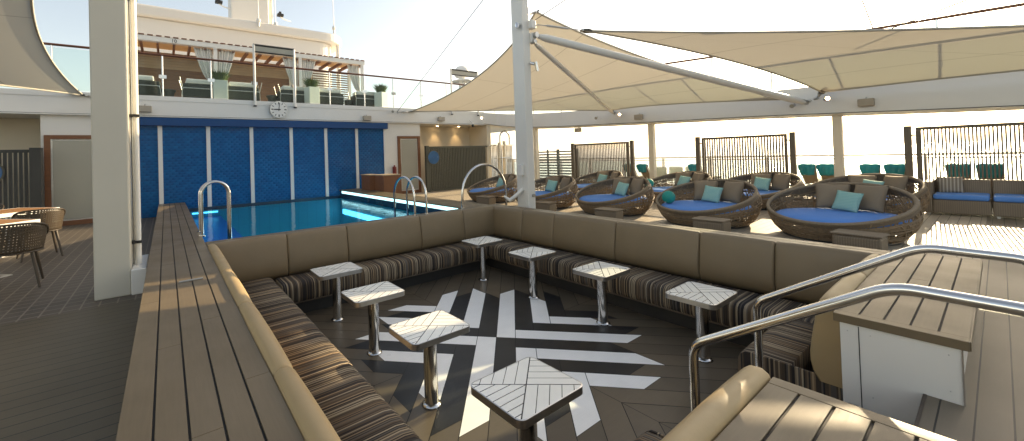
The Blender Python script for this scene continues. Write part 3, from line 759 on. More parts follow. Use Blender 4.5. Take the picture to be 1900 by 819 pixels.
# clock
ck = thing('wall_clock','round white station clock with black hands on the fascia above the blue wall','clock',(3.025,13.58,3.77))
def dsk(x,z,r,y0,y1,mi=0,n=40): 
    q = MB(); q.tube([(x,y0,z),(x,y1,z)],r,n); return q
dsk(3.025,3.77,.275,13.583,13.50).build('case','steel_dull',ck)
dsk(3.025,3.77,.258,13.499,13.494).build('dial','white_paint',ck)
q = MB()
for i in range(12):
    a = i*PI/6; w_ = .016 if i % 3 == 0 else .011; L0,L1 = (.165,.235) if i % 3 == 0 else (.18,.235)
    ux,uz = math.sin(a),math.cos(a); px_,pz_ = uz,-ux
    q.add([(3.025+ux*l+px_*w_*s,y,3.77+uz*l+pz_*w_*s) for y in (13.492,13.4935) for l in (L0,L1) for s in (-1,1)],[(0,1,3,2),(4,6,7,5),(0,2,6,4),(1,5,7,3),(0,4,5,1),(2,3,7,6)])
q.build('hour_marks','black_rubber',ck)
for a,L,w_ in ((R(-90),.15,.014),(R(5),.21,.010)):
    q = MB(); ux,uz = math.sin(a),math.cos(a)
    q.add([(3.025+ux*l+uz*w_*s,y,3.77+uz*l-ux*w_*s) for y in (13.486,13.490) for l in (-.05,L) for s in (-1,1)],[(0,1,3,2),(4,6,7,5),(0,2,6,4),(1,5,7,3),(0,4,5,1),(2,3,7,6)])
    q.build('hand','black_rubber',ck)
# speakers and floodlights on the fascia
def spk(x,y,z,along,label):
    r = thing('wall_speaker',label,'speaker',(x,y,z),'small speakers on the deck fascia')
    q = MB()
    if along == 'x': q.box((x-.15,y-.14,z-.085),(x+.15,y,z+.085))
    else: q.box((x-.14,y-.13,z-.085),(x,y+.13,z+.085))
    q.build('cabinet','speaker_grille',r,bevel=.012)
    q = MB(); q.tube([(x,y+.01,z+.08),(x,y-.03 if along=='x' else y,z+.13)],.015,6); q.build('bracket','steel_dull',r)
spk(-.44,13.6,3.645,'x','cream speaker on the fascia just right of the thick pillar')
spk(6.11,13.6,3.58,'x','cream speaker on the fascia above the right end of the blue wall')
spk(9.46,13.6,3.64,'x','cream speaker on the fascia above the slatted fence')
spk(13.2,7.07,3.20,'y','cream speaker on the side fascia right of the strut foot')
spk(13.2,1.75,3.01,'y','cream speaker on the side fascia above the third screen')
spk(13.55,9.75,2.95,'y','pale speaker hanging under the side gallery near the mast')
def spot(x,y,z,dirv,label,lit=True):
    r = thing('spotlight',label,'spotlight',(x,y,z),'small spotlights under the sails')
    d = Vector(dirv).normalized()*.11
    q = MB(); q.tube([(x,y,z),(x+d.x,y+d.y,z+d.z)],[.035,.052],12); q.build('head','steel_dull',r)
    q = MB(); q.tube([(x+d.x*1.0,y+d.y*1.0,z+d.z*1.0),(x+d.x*1.05,y+d.y*1.05,z+d.z*1.05)],.044,12); q.build('lens','lamp_warm' if lit else 'frosted_glass',r)
    q = MB(); q.tube([(x,y,z),(x-d.x*.6,y-d.y*.3,z+.07)],.012,6); q.build('bracket','steel_dull',r)
spot(13.05,7.7,3.33,(-1,-.5,.1),'lit spotlight right of the foot of the thin strut')
spot(13.05,8.6,3.33,(-1,-.2,-.3),'unlit spotlight left of the foot of the thin strut',False)
spot(13.05,2.42,3.16,(-1,-.7,.2),'lit spotlight beside the hardware at the foot of the thick strut')
spot(13.05,3.0,3.10,(-1,.2,-.3),'unlit spotlight under the thick strut',False)
spot(7.15,13.5,3.87,(-.3,-1,-.2),'unlit spotlight on the fascia beside the sail corner',False)
spot(11.6,13.45,3.72,(-.6,-1,.1),'lit spotlight on the fascia just left of the mast')
# security camera
r = thing('security_camera','small white security camera hanging from the fascia left of the mast','camera',(11.0,13.5,3.5))
q = MB(); q.tube([(11.0,13.55,3.62),(11.05,13.4,3.52),(11.05,13.38,3.44)],.02,8); q.build('bracket','white_paint',r)
q = MB(); q.lathe([(0,.07),(.05,.05),(.07,0),(.05,-.05),(0,-.07)],16,(11.05,13.38,3.38)); q.build('dome','black_rubber',r)
# downlights in the recess
for i,(x,l) in enumerate(((8.95,'recessed warm downlight nearest the door in the cream recess'),(10.0,'middle warm downlight over the slatted fence'),(11.2,'warm downlight farthest from the door in the cream recess'))):
    q = MB(); q.tube([(x,14.62,3.439),(x,14.62,3.43)],.05,16); tag(q.build('downlight','lamp_warm'),l,'downlight','downlights in the cream recess')
    L = bpy.data.lights.new('downlight_lamp','SPOT'); L.energy = 14; L.color = (1,.68,.36); L.spot_size = R(75); L.spot_blend = .8; L.shadow_soft_size = .04
    lo = bpy.data.objects.new('downlight_lamp',L); C.objects.link(lo); lo.location = (x,14.62,3.40); lo.rotation_euler = (R(8),0,0)

# ------------------------------------------------------------------ upper deck furniture
pg = thing('pergola','long timber pergola with white front beam on the upper deck','pergola',(3.2,17,4.03))
q = MB(); q.box((-1.25,15.95,6.17),(7.17,16.07,6.33)); q.build('front_beam','white_paint',pg,bevel=.006)
for x in (-1.15,1.5,4.43,7.06):
    q = MB(); q.box((x-.06,15.96,4.03),(x+.06,16.06,6.169)); q.build('post','white_paint',pg,bevel=.005)
for x in (-1.15,1.5,4.43,7.06):
    q = MB(); q.box((x-.06,17.45,4.03),(x+.06,17.55,6.169)); q.build('post','white_paint',pg)
for i in range(19):
    x = -1.05+i*.45; q = MB(); q.box((x-.035,16.071,6.10),(x+.035,17.58,6.22)); q.build('rafter','rafter_wood',pg)
q = MB()
for i in range(37):
    x = -1.35+i*.232; q.box((x,15.93,6.351),(x+.15,16.1,6.375))
q.box((-1.35,15.99,6.331),(7.2,17.65,6.35),1); q.build('roof_slats',['rafter_wood','roof_cloth'],pg)
for z in (6.28,):
    q = MB(); q.tube([(-1.2,15.93,6.12),(7.1,15.93,6.10)],.006,5); q.build('cable','steel_dull',pg)
cu = bpy.data.curves.new('numeral','FONT'); cu.body = '10'; cu.size = .16; cu.extrude = .002; cu.align_x = 'CENTER'
cu.materials.append(M['dark_metal']); t0 = bpy.data.objects.new('numeral_curve',cu); t = bpy.data.objects.new('numeral',bpy.data.meshes.new_from_object(t0)); bpy.data.objects.remove(t0); C.objects.link(t); t.parent = pg; t.location = Vector((.30,15.945,6.19))-Vector(pg.location); t.rotation_euler = (R(90),0,0)
q = MB(); y = 17.62
for i in range(20):
    z = 4.03+i*.106; q.box((-1.3,y,z),(5.4,y+.03,z+.094))
for i in range(20):
    z = 4.03+i*.106; q.box((5.42,y,z),(7.2,y+.03,z+.05))
q.box((-1.3,y+.031,4.03),(5.4,y+.05,6.2)); 
simple('pergola_wall',(.24,.125,.065),.5,var=.15,scale=3,stretch=(1,1,6)); q.build('back_screen','pergola_wall',pg)
q = MB()
for i in range(6): q.box((-1.3,17.585,5.60+i*.1),(5.4,17.615,5.60+i*.1+.094))
q.build('upper_boards','roof_tan',pg)

# curtains
def curtain(x,sg,label,w=.52):
    def f(u,v):   # v 0 top .. 1 gathered
        wd = w*(1-v)**.7*1.0+.10*v+.06; xx = x+sg*(.07+u*wd); zz = 6.15-v*1.12
        return (xx,16.12+.03*math.sin(u*38)+.02*math.sin(u*17+1),zz)
    q = MB(); q.grid(f,44,10); o = q.build('curtain','curtain',fix=False); s = o.modifiers.new('t','SOLIDIFY'); s.thickness = .004
    tag(o,label,'curtain','white curtains tied back on the pergola posts')
curtain(1.5,-1,'white curtain tied on the left side of the post nearest the number 10'); curtain(1.5,1,'white curtain tied on the right side of the post nearest the number 10')
curtain(4.43,-1,'white curtain tied left of the pergola post beside the portal frame'); curtain(4.43,1,'white curtain tied right of the pergola post beside the portal frame'); curtain(7.06,-1,'white curtain tied at the right-hand end post of the pergola')
# planters
pl = thing('planter','','planter',(0,0,0),'white planters with grass on the upper deck')
q = MB(); q.box((-.20,-.2,0),(.20,.2,.80)); q.build('pot','planter_white',pl,bevel=.01)
q = MB()
for i in range(420):
    a = rnd(0,2*PI); r0 = rnd(0,.17); l = rnd(.22,.42); b = rnd(.05,.30); x0,y0 = r0*math.cos(a),r0*math.sin(a); dx,dy = math.cos(a),math.sin(a)
    w_ = .010; nx,ny = -dy*w_,dx*w_
    q.add([(x0-nx,y0-ny,.78),(x0+nx,y0+ny,.78),(x0+dx*b*.5+nx,y0+dy*b*.5+ny,.78+l*.7),(x0+dx*b*.5-nx,y0+dy*b*.5-ny,.78+l*.7),(x0+dx*b,y0+dy*b,.78+l)],[(0,1,2,3),(3,2,4)])
q.build('grass','leaf',pl,fix=False)
for i,(x,l) in enumerate(((1.55,'white planter of spiky grass below the first pergola curtains'),(4.47,'white planter of spiky grass below the curtains beside the portal frame'),(7.25,'white planter of spiky grass at the open right end of the pergola'))):
    o = pl if i == 0 else copy_tree(pl); place(o,(x-.08,14.45,4.03),.2*i,l); o.scale = (1,1,.88)
# upper loungers
ul = thing('sun_lounger','','sun lounger',(0,0,0),'low loungers under the pergola')
q = MB()
for s_ in (-.33,.33):
    q.tube(rounded([(-.62,s_,0),(-.60,s_,.30),(.55,s_,.30),(.62,s_,0)],.05,3),.011,6)
    q.tube([(-.60,s_,.30),(-.68,s_,.52)],.010,6)
for x in (-.58,0,.55): q.tube([(x,-.33,.30),(x,.33,.30)],.014,6)
q.build('frame','steel_dull',ul)
q = MB(); q.box((-.60,-.31,.10),(.58,.31,.40)); q.build('mattress','green_mesh',ul,bevel=.04)
q = MB(); q.box((-.5,-.30,.401),(.40,.30,.50)); q.build('towel','towel_white',ul,bevel=.03)
for i,(x,l) in enumerate(((-.62,'green lounger partly hidden by the white pipe of the thick pillar'),(1.02,'green lounger left of the first white planter'),(2.12,'green lounger right of the first white planter'),(3.90,'green lounger left of the second white planter behind the portal frame'),(5.12,'green lounger right of the second white planter'),(6.72,'green lounger left of the last white planter at the pergola end'))):
    o = ul if i == 0 else copy_tree(ul); place(o,(x,14.95,4.03),PI if i in (2,4) else 0,l); o.scale = (.92,1,1.5)
sd = thing('side_table','','side table',(0,0,0),'small dark side tables under the pergola')
q = MB(); q.lathe([(0,.40),(.20,.40),(.21,.37),(.16,.30),(.13,0),(0,0)],20); q.build('drum','fence_green',sd)
for i,(x,l) in enumerate(((.10,'dark round side table left of the second green lounger'),(3.15,'dark round side table above the clock'),(6.0,'dark round side table near the right end of the pergola'))):
    o = sd if i == 0 else copy_tree(sd); place(o,(x,15.0,4.03),0,l)
# superstructure
ss = thing('superstructure','large cream ship superstructure with rounded overhanging end behind the pergola','superstructure',(3,23,4))
def prof_poly(x1,r): 
    pts = [(-2.0,22),(x1-r,22)]+[(x1-r+r*math.sin(a),22+r-r*math.cos(a)) for a in [PI/2*i/8 for i in range(1,9)]]+[(x1,26),(-2.0,26)]
    return pts
q = MB(); q.prism(prof_poly(8.1,.9),4.0,8.75); q.build('house','cream_hull',ss,bevel=.05)
q = MB(); q.prism([(x,y-.22 if y<25 else y) for x,y in prof_poly(8.75,1.2)],8.75,9.28); q.build('overhang','cream_hull',ss,bevel=.10)
q = MB(); q.tube([(8.35,22.3,4.0),(8.35,22.3,8.75)],.12,12); q.build('post','cream_hull',ss)
q = MB(); q.box((3.2,25.2,9.2),(5.25,26.5,14)); q.box((5.28,25.4,9.9),(5.52,25.9,14)); q.build('funnel_base','cream_hull',ss,bevel=.08)
def antenna(x,y,z,h,label,cat='antenna',nm='antenna'):
    q = MB(); q.tube([(x,y,z),(x,y,z+h)],[.022,.010],6); q.tube([(x,y,z),(x,y,z+.25)],.06,8); q.lathe([(0,.3),(.09,.28),(.11,.2),(.09,.1),(0,.08)],12,(x,y,z+.12)); return tag(q.build(nm,'white_paint'),label,cat,'thin whip antennas')
antenna(8.0,21.9,9.3,5,'white whip antenna on the rounded end of the superstructure')
antenna(4.85,21.9,9.0,5,'whip antenna right of the funnel base')
antenna(4.0,21.75,9.0,5,'whip antenna in front of the funnel base')
def floodcam(x,y,z,label):
    r = thing('floodlight',label,'floodlight',(x,y,z),'black floodlights on the funnel base')
    q = MB(); q.box((x-.18,y-.2,z-.05),(x+.18,y+.1,z+.10)); q.box((x-.07,y-.1,z+.101),(x+.07,y+.05,z+.25)); q.build('housing','black_rubber',r,bevel=.02)
    q = MB(); q.tube([(x,y,z-.05),(x+.25,y,z-.18),(x+.7,y+.3,z-.15)],.03,6); q.build('arm','white_paint',r)
floodcam(2.6,25.3,11.15,'black floodlight on a white arm left of the funnel base'); floodcam(5.95,25.6,11.1,'black floodlight right of the funnel base')
rd = thing('radome','white radar dome on a stand beyond the upper deck','radome',(23.6,30,9))
q = MB(); q.lathe([(0,1.55),(.45,1.45),(.75,1.1),(.8,.75),(.6,.45),(0,.4)],24,(23.6,30,9.2)); q.build('dome','white_paint',rd)
q = MB(); q.cyl((23.6,30,3.9),.35,5.75,16); q.lathe([(0,.35),(1.0,.3),(1.0,.2),(0,.1)],20,(23.6,30,9.0)); q.build('stand','white_paint',rd)

# ------------------------------------------------------------------ pillar, mast, struts, sails
pi_ = thing('pillar','thick white square pillar on the left with a pipe beside it','pillar',(-.5,5.9,ZD))
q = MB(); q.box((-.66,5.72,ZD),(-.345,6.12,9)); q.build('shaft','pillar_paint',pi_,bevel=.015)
q = MB(); q.box((-.344,5.70,ZD),(-.20,6.55,.925)); q.build('plinth','white_paint_gloss',pi_,bevel=.01)
for k,(x,y,rr) in enumerate(((-.285,5.98,.030),(-.318,6.0,.018))):
    q = MB(); q.tube([(x,y,.925),(x,y,8.9)],rr,12); q.build('pipe','steel' if k else 'white_paint_gloss',pi_)
q = MB()
for z in (1.18,2.68,4.10): q.box((-.345,5.93,z),(-.25,6.05,z+.03))
q.build('clamp','black_rubber',pi_)
ms = thing('mast','tall white mast in the middle holding the shade sails','mast',(6.42,6.0,ZD))
MX0,MX1,MY0,MY1 = 6.31,6.53,5.86,6.19
q = MB(); q.box((MX0,MY0,ZD),(MX1,MY1,9)); q.build('shaft','white_paint_gloss',ms,bevel=.014)
def ypx(z): return z
# fairlead arm, box and knob on the mast
q = MB(); q.box((MX0-.09,5.95,1.62),(MX0-.001,6.06,1.86)); q.build('junction_box','white_paint',ms,bevel=.01)
q = MB(); q.tube([(MX0-.02,6.0,1.32),(MX0-.13,6.08,1.20),(MX0-.22,6.2,1.08),(MX0-.30,6.3,1.18)],[.045,.04,.04,.02],8); q.build('cleat_arm','white_paint',ms)
q = MB(); q.tube([(6.45,MY0,1.18),(6.45,MY0-.05,1.18)],.035,12); q.build('knob','steel_dull',ms)
q = MB(); q.tube([(MX0-.006,6.03,1.18),(MX0-.006,6.03,1.62)],.010,6); q.tube([(MX0-.006,5.93,.70),(MX0-.006,5.93,1.1)],.008,6); q.build('conduit','white_paint',ms)
q = MB(); q.box((MX1-.05,MY0-.10,4.80),(MX1+.10,MY0+.05,4.98)); q.box((MX1,MY0-.06,4.50),(MX1+.12,MY0+.02,4.72)); q.build('bracket','white_paint',ms,bevel=.01)
q = MB(); q.tube([(MX0-.02,5.95,4.86),(MX0-.10,5.93,4.86)],.05,12); q.tube([(MX0-.10,5.93,4.90),(MX0-.12,5.90,4.78)],.03,10); q.build('lamp_bracket','steel',ms)
q = MB(); q.tube([(6.50,MY0-.02,4.05),(6.54,MY0-.10,4.02)],.035,10); q.build('lamp_bracket','steel',ms)
q = MB(); q.tube([(6.55,MY0-.12,4.06),(6.58,MY0-.14,3.86)],.034,10); q.build('lamp_bracket','steel',ms)
def strut(name,a,b,r,label):
    t_ = thing(name,label,'strut',a,'white struts from the mast')
    A,B = Vector(a),Vector(b); d = (B-A).normalized()
    q = MB(); q.tube([A+d*.10,A+d*.25,B-d*.35,B-d*.05],[r*.6,r,r,r*.55],16); q.build('tube','white_paint',t_)
    q = MB(); q.tube([A,A+d*.12],r*.55,10); q.tube([A+Vector((-.0,.05,.0)),A+Vector((0,-.07,0))],r*.8,14); q.build('end_fitting','steel_dull',t_)
    q = MB(); q.tube([B-d*.06,B+d*.08],r*.5,10); q.build('end_fitting','steel_dull',t_)
strut('strut',(6.62,5.80,4.66),(13.18,2.80,3.14),.082,'thick white strut from the mast down to the side fascia')
strut('strut',(6.58,5.82,4.52),(13.18,8.0,3.42),.058,'thin white strut from the mast down to the side fascia behind the middle sail')
def bow(a,b,c,s):
    """edge from a to b pulled towards c by s metres at mid length"""
    A,B,Cc = Vector(a),Vector(b),Vector(c)
    m_ = (A+B)/2; d = Cc-m_; d.normalize()
    return lambda t: A.lerp(B,t)+d*(s*4*t*(1-t))
def sail(e_s0,e_s1,e_t0,e_t1,label,nu=36,nv=36,sag=.0):
    """Coons patch: e_s0(u) v=0, e_s1(u) v=1, e_t0(v) u=0, e_t1(v) u=1"""
    P00,P10,P01,P11 = e_s0(0),e_s0(1),e_s1(0),e_s1(1)
    def f(u,v):
        p = e_s0(u)*(1-v)+e_s1(u)*v+e_t0(v)*(1-u)+e_t1(v)*u-(P00*(1-u)*(1-v)+P10*u*(1-v)+P01*(1-u)*v+P11*u*v)
        p = p.copy(); p.z -= sag*16*u*(1-u)*v*(1-v); return p
    r = thing('shade_sail',label,'shade sail',tuple(f(.5,.5)),'cream shade sails')
    q = MB(); q.grid(f,nu,nv,uv=True); q.build('cloth','sail_cloth',r,fix=False)
    q = MB()
    for e in (e_s0,e_s1,e_t0,e_t1):
        if (e(0)-e(1)).length < .3: continue
        q.tube([e(i/30) for i in range(31)],.022,6)
    q.build('hem','sail_hem',r); return r,f
cen1 = (10.2,8.2,3.9)
L1,T1,R1,M1 = (8.0,13.55,3.90),(7.05,6.12,5.36),(12.95,2.95,3.24),(12.95,7.95,3.52)
s1,_ = sail(bow(T1,L1,cen1,.58),bow(R1,M1,cen1,.55),bow(T1,R1,cen1,.35),bow(L1,M1,cen1,.12),'middle cream shade sail stretched behind the white mast')
cen2 = (11.3,.8,3.8)
A2,N2,D2 = (7.6,5.23,4.76),(12.95,2.45,3.34),(12.9,-5.6,3.12)
s2,_ = sail(bow(A2,A2,cen2,0),bow(N2,D2,cen2,.35),bow(A2,N2,cen2,.45),bow(A2,D2,cen2,.55),'large cream shade sail on the right under the glaring sky')
cen3 = tuple((mir(cen1[0]),cen1[1],cen1[2]))
def mm(p): return (mir(p[0]),p[1],p[2])
T3,L3 = (-.83,6.35,5.65),(-1.70,13.55,3.95)
s3,_ = sail(bow(T3,L3,(-30,9.95,4.8),.62),bow(mm(R1),mm(M1),cen3,.55),bow(T3,mm(R1),cen3,.35),bow(L3,mm(M1),cen3,.45),'cream shade sail in the top left corner of the photo')
# corner hardware
def corner(p,q_,label,plate=.16):
    A,B = Vector(p),Vector(q_); r = thing('sail_fitting',label,'fitting',tuple(A),'steel fittings at the sail corners'); d = (B-A).normalized()
    m = MB(); s_ = d.cross(Vector((0,0,1))).normalized()
    v = [A-d*.30,A+s_*plate*.5-d*.05,A+d*.08+s_*.04,A+d*.08-s_*.04,A-s_*plate*.5-d*.05]
    m.add([x+Vector((0,0,h)) for h in (-.02,.02) for x in v],[(0,1,2,3,4),(5,6,7,8,9)]+[(i,(i+1)%5,5+(i+1)%5,5+i) for i in range(5)]); m.build('corner_plate','dark_metal',r)
    m = MB(); L = (B-A).length; m.tube([A+d*.05,A+d*L*.3,A+d*L*.32,A+d*L*.7,A+d*L*.72,B],[.012,.012,.026,.026,.012,.012],8)
    m.tube([B+s_*.05,B-s_*.05],.03,8); m.tube([A+s_*.06+d*.06,A-s_*.06+d*.06],.025,8); m.build('turnbuckle','steel_dull',r)
corner(L1,(7.45,13.6,3.84),'fitting where the middle sail meets the fascia above the door')
corner(L3,(-1.30,13.6,3.90),'fitting where the left sail meets the fascia beside the thick pillar')
corner(T1,(6.52,6.1,5.12),'dark corner plate at the top of the middle sail beside the mast')
corner(A2,(6.55,5.86,4.92),'long turnbuckle between the mast and the right sail',.22)
corner(N2,(13.2,2.6,3.22),'fitting at the lower corner of the right sail beside the thick strut')
corner(R1,(13.2,2.75,3.18),'fitting under the thick strut where the middle sail ends')
corner(M1,(13.2,8.0,3.46),'fitting at the foot of the thin strut')
def wire(a,b,label,r=.009):
    q = MB(); q.tube([a,b],r,6); tag(q.build('stay_wire','dark_metal'),label,'wire','thin stay wires')
wire((7.4,13.58,3.86),(6.42,6.3,6.35),'thin dark stay wire rising from the fascia over the door to the mast top')
wire((6.55,5.86,4.93),(9.6,4.0,7.2),'thin dark stay wire rising right from the mast bracket')
wire((9.9,1.2,4.05),(9.2,1.6,6.2),'thin stay wire rising from the top edge of the right sail')
wire((10.7,-.4,3.82),(6.0,-3.2,6.4),'thin stay wires at the far top right') if False else None
wire((11.5,1.6,4.15),(8.6,-1.3,4.35),'thin pale wire above the right end of the right sail',.012)

q = MB(); wv = [(13.62,-.6,5.2),(13.62,1.0,5.27),(13.62,1.6,5.50),(13.62,3.75,6.15),(13.3,3.75,7.1),(13.3,-.6,6.9)]  # unseen panel, added only to block sun from the near bench
q.add(wv+[(x+.03,y,z) for x,y,z in wv],[(0,1,2,3,4,5),(6,7,8,9,10,11)]+[(i,(i+1)%6,6+(i+1)%6,6+i) for i in range(6)])
tag(q.build('sun_blocker','sail_hem'),'added panel out of view above the side gallery, keeping sun off the near bench','sun_blocker')
# ------------------------------------------------------------------ slatted screens on the right
def screen(y0,y1,label,x=13.1,pitch=.062,wd=.030):
    r = thing('slatted_screen',label,'screen',(x,(y0+y1)/2,ZD),'bronze slatted screens by the rail')
    for y in (y0,y1):
        q = MB(); q.box((x-.05,y-.055,ZD),(x+.05,y+.055,2.42)); q.build('post','screen_bronze',r,bevel=.004)
    a,b = y0+.11*(1 if y1>y0 else -1),y1-.11*(1 if y1>y0 else -1); lo,hi = min(a,b),max(a,b)
    q = MB(); q.box((x-.03,lo,2.32),(x+.03,hi,2.385)); q.box((x-.03,lo,.74),(x+.03,hi,.80)); q.box((x-.03,lo-.0,.801),(x+.03,lo+.055,2.319)); q.box((x-.03,hi-.055,.801),(x+.03,hi,2.319))
    for y in (lo-.03,hi+.03): q.box((x-.015,y-.025,2.2),(x+.015,y+.025,2.23)); q.box((x-.015,y-.025,.9),(x+.015,y+.025,.93))
    q.build('frame','screen_bronze',r)
    q = MB(); y = lo+.08
    while y < hi-.06: q.box((x-.016,y,.80),(x+.016,y+wd,2.32)); y += pitch
    q.build('slats','screen_bronze',r)
screen(9.75,7.33,'slatted screen farthest aft, beside the grey louvred gate')
screen(5.27,3.07,'middle slatted screen between two gallery posts')
screen(1.15,-2.6,'long slatted screen behind the wicker sofa at the right edge',pitch=.0475,wd=.023)
# louvred gate, shower posts
r = thing('louvred_gate','grey horizontal louvred gate right of the mast','gate',(15,12.2,ZD))
for y0,y1 in ((13.2,12.05),(11.95,10.9)):
    q = MB()
    for i in range(11):
        z = .8+i*.128; q.box((14.98,y1,z),(15.02,y0,z+.07))
    q.build('louvres','grey_slats',r)
q = MB()
for y in (13.2,12.6,12.02,11.96,10.92): q.box((14.97,y-.035,ZD),(15.03,y+.035,2.23))
q.build('frame','grey_slats',r)
r = thing('shower_frame','shower enclosure of pale posts with a curved steel pipe left of the mast','shower',(12.4,13,ZD))
for x,y,z1,w_ in ((11.98,13.55,2.74,.05),(12.5,13.3,2.62,.045),(13.0,13.5,2.7,.05)):
    q = MB(); q.box((x-w_,y-w_,ZD),(x+w_,y+w_,z1)); q.build('post','cream_paint',r)
q = MB(); q.box((12.0,13.45,2.48),(13.6,13.5,2.53)); q.build('crossbar','steel',r)
q = MB(); q.tube([(12.75,13.5,ZD)]+[(13.06-.31*math.cos(PI*i/12),13.5,2.85+.31*math.sin(PI*i/12)) for i in range(13)]+[(13.37,13.5,2.5)],.045,10); q.build('curved_pipe','steel',r)
q = MB(); x = 12.1
while x < 13.9: q.box((x,13.9,ZD),(x+.03,13.93,2.5)); x += .085
q.build('slats','fence_green',r)
q = MB(); q.tube([(12.1,13.2,1.92),(13.2,13.2,1.92)],.018,8); q.build('towel_bar','steel',r)
# outboard rail
rl = thing('ship_rail','white ship rail with glass along the far side','railing',(15.6,3,ZD))
q = MB(); q.tube([(15.6,16,1.75),(15.6,-8,1.75)],.03,8); q.tube([(15.6,16,1.66),(15.6,-8,1.66)],.018,8); q.build('handrail','white_paint',rl)
for i in range(15):
    y = 15.5-i*1.6; q = MB(); q.box((15.55,y-.03,ZD),(15.65,y+.03,1.74)); q.build('rail_post','white_paint',rl)
    q = MB(); q.box((15.59,y-1.5,.78),(15.602,y-.08,1.62)); q.build('glass_panel','rail_glass',rl)
q = MB(); q.box((15.5,-8,ZD-.05),(15.75,16,.76)); q.build('kerb','white_paint',rl)
# ------------------------------------------------------------------ loungers at the rail
lg = thing('sun_lounger','','sun lounger',(0,0,0),'teal loungers facing the sea')
q = MB()
for s_ in (-.29,.29): q.tube(rounded([(-.55,s_,0),(-.55,s_,.34),(.95,s_,.34),(.95,s_,0)],.04,3),.018,8); q.tube([(-.45,s_,.36),(-.85,s_*1.25,.84)],.016,8)
for x in (-.5,.2,.9): q.tube([(x,-.29,.34),(x,.29,.34)],.014,6)
q.tube([(-.82,-.3,.45),(-.5,-.29,0)],.012,6); q.tube([(-.82,.3,.45),(-.5,.29,0)],.012,6); q.build('frame','white_paint',lg)
q = MB(); q.box((-.45,-.28,.36),(.95,.28,.42)); q.add([(-.45,-.28,.37),(-.45,.28,.37),(-.87,.36,.84),(-.87,-.36,.84),(-.40,-.28,.42),(-.40,.28,.42),(-.80,.36,.88),(-.80,-.36,.88)],[(0,1,2,3),(4,7,6,5),(0,3,7,4),(1,5,6,2),(3,2,6,7),(0,4,5,1)]); q.build('cushion','taupe_fabric',lg,bevel=.01)
q = MB()
def tw(u,v):
    a = -.38+.76*u; t = v*1.0   # wraps over the top of the back
    path = [(-.80,.62),(-.90,.78),(-.915,.885),(-.86,.905),(-.80,.89),(-.72,.76)]
    k = t*(len(path)-1); i = min(int(k),len(path)-2); f = k-i
    x = path[i][0]+(path[i+1][0]-path[i][0])*f; z = path[i][1]+(path[i+1][1]-path[i][1])*f
    return (x+.008*math.sin(u*19+v*6),a*(.74+.26*min(1,max(0,(z-.62)/.24))),z-.02*abs(2*u-1)**4*(1 if .2<v<.8 else 0)+.006*math.sin(u*11))
q.grid(tw,18,12); o = q.build('towel','teal_towel',lg,fix=False); s_ = o.modifiers.new('t','SOLIDIFY'); s_.thickness = .02
LG = [(3.05,'teal-topped lounger just right of the middle screen'),(2.67,'teal-topped lounger half hidden by the second gallery post'),(1.88,'left one of the teal loungers between the post and the long screen'),(1.47,'teal lounger directly left of the long screen post'),
 (.55,'left teal lounger seen through the long screen'),(.14,'right teal lounger seen through the long screen'),(7.62,'teal lounger left of the first gallery post'),(8.15,'teal lounger partly hidden by the first screen post'),(5.86,'teal lounger partly hidden by the left post of the middle screen')]
for i,(y,l) in enumerate(LG):
    o = lg if i == 0 else copy_tree(lg); o.scale = (1,.47,1); place(o,(15.1,y,ZD) if i>5 else (15.05,y,ZD),0,l)
mc = thing('mesh_chair','','chair',(0,0,0),'pale mesh chairs by the rail')
q = MB(); q.tube(rounded([(-.02,-.22,0),(0,-.22,.8),(0,.22,.8),(-.02,.22,0)],.05,4),.014,8); q.tube(rounded([(.45,-.22,0),(.43,-.22,.42),(.0,-.22,.40)],.04,3),.013,8); q.tube(rounded([(.45,.22,0),(.43,.22,.42),(.0,.22,.40)],.04,3),.013,8); q.build('frame','steel',mc)
q = MB(); q.box((-.004,-.20,.44),(.006,.20,.78)); q.box((.03,-.2,.405),(.42,.2,.415)); q.build('mesh','mesh_white',mc)
for i,(y,l) in enumerate(((7.05,'left of three pale mesh chairs right of the first gallery post'),(6.82,'middle of three pale mesh chairs at the rail'),(6.59,'right of three pale mesh chairs at the rail'))):
    o = mc if i == 0 else copy_tree(mc); place(o,(14.6+.12*i,y-.26*i+.1,ZD),0,l)

# ------------------------------------------------------------------ wicker daybeds
RH,RV,ZC = .84,.62,.42
def rad(z): return RH*math.sqrt(max(.0,1-((z-ZC)/RV)**2))
def rimz(phi):
    z = .56
    for _ in range(30): z = .56+.325*rad(z)*math.cos(phi)
    return z
NR = 72; rims = [rimz(2*PI*i/NR) for i in range(NR)]
def shell(phi,t,off=0):
    k = (phi/(2*PI)*NR) % NR; i = int(k); f = k-i; zr = rims[i % NR]*(1-f)+rims[(i+1) % NR]*f
    z = .02+(zr-.02)*t; r_ = rad(z)+off; return (r_*math.cos(phi),r_*math.sin(phi),z)
db = thing('daybed','','daybed',(0,0,0),'round wicker daybeds')
q = MB(); random.seed(3)
for k in range(235):
    flat = random.random() < .62
    p0 = rnd(0,2*PI); t0 = rnd(-.05,.85)
    dp = rnd(.7,2.0)*(1 if random.random()<.5 else -1) if flat else rnd(-.5,.5); dt = rnd(-.25,.25) if flat else rnd(.35,.9)*(1)
    n = 12 if flat else 7; of = rnd(-.012,.012)
    pts = [shell(p0+dp*i/n,min(.99,max(0,t0+dt*i/n)),of) for i in range(n+1)]
    q.tube(pts,rnd(.006,.0105),4,caps=False)
for k in range(64):
    ph = 2*PI*k/64; q.tube([shell(ph,t/6) for t in range(7)],.008,4,caps=False)
q.build('wicker_shell','wicker',db,fix=False)
q = MB()
def bandf(off): return lambda u,v: shell(u*2*PI,1-v*(.17+.06*math.sin(u*2*PI*2+1)),off)
q.grid(bandf(.014),96,3); q.grid(bandf(-.010),96,3); q.build('rope_band','rope_band',db,fix=False)
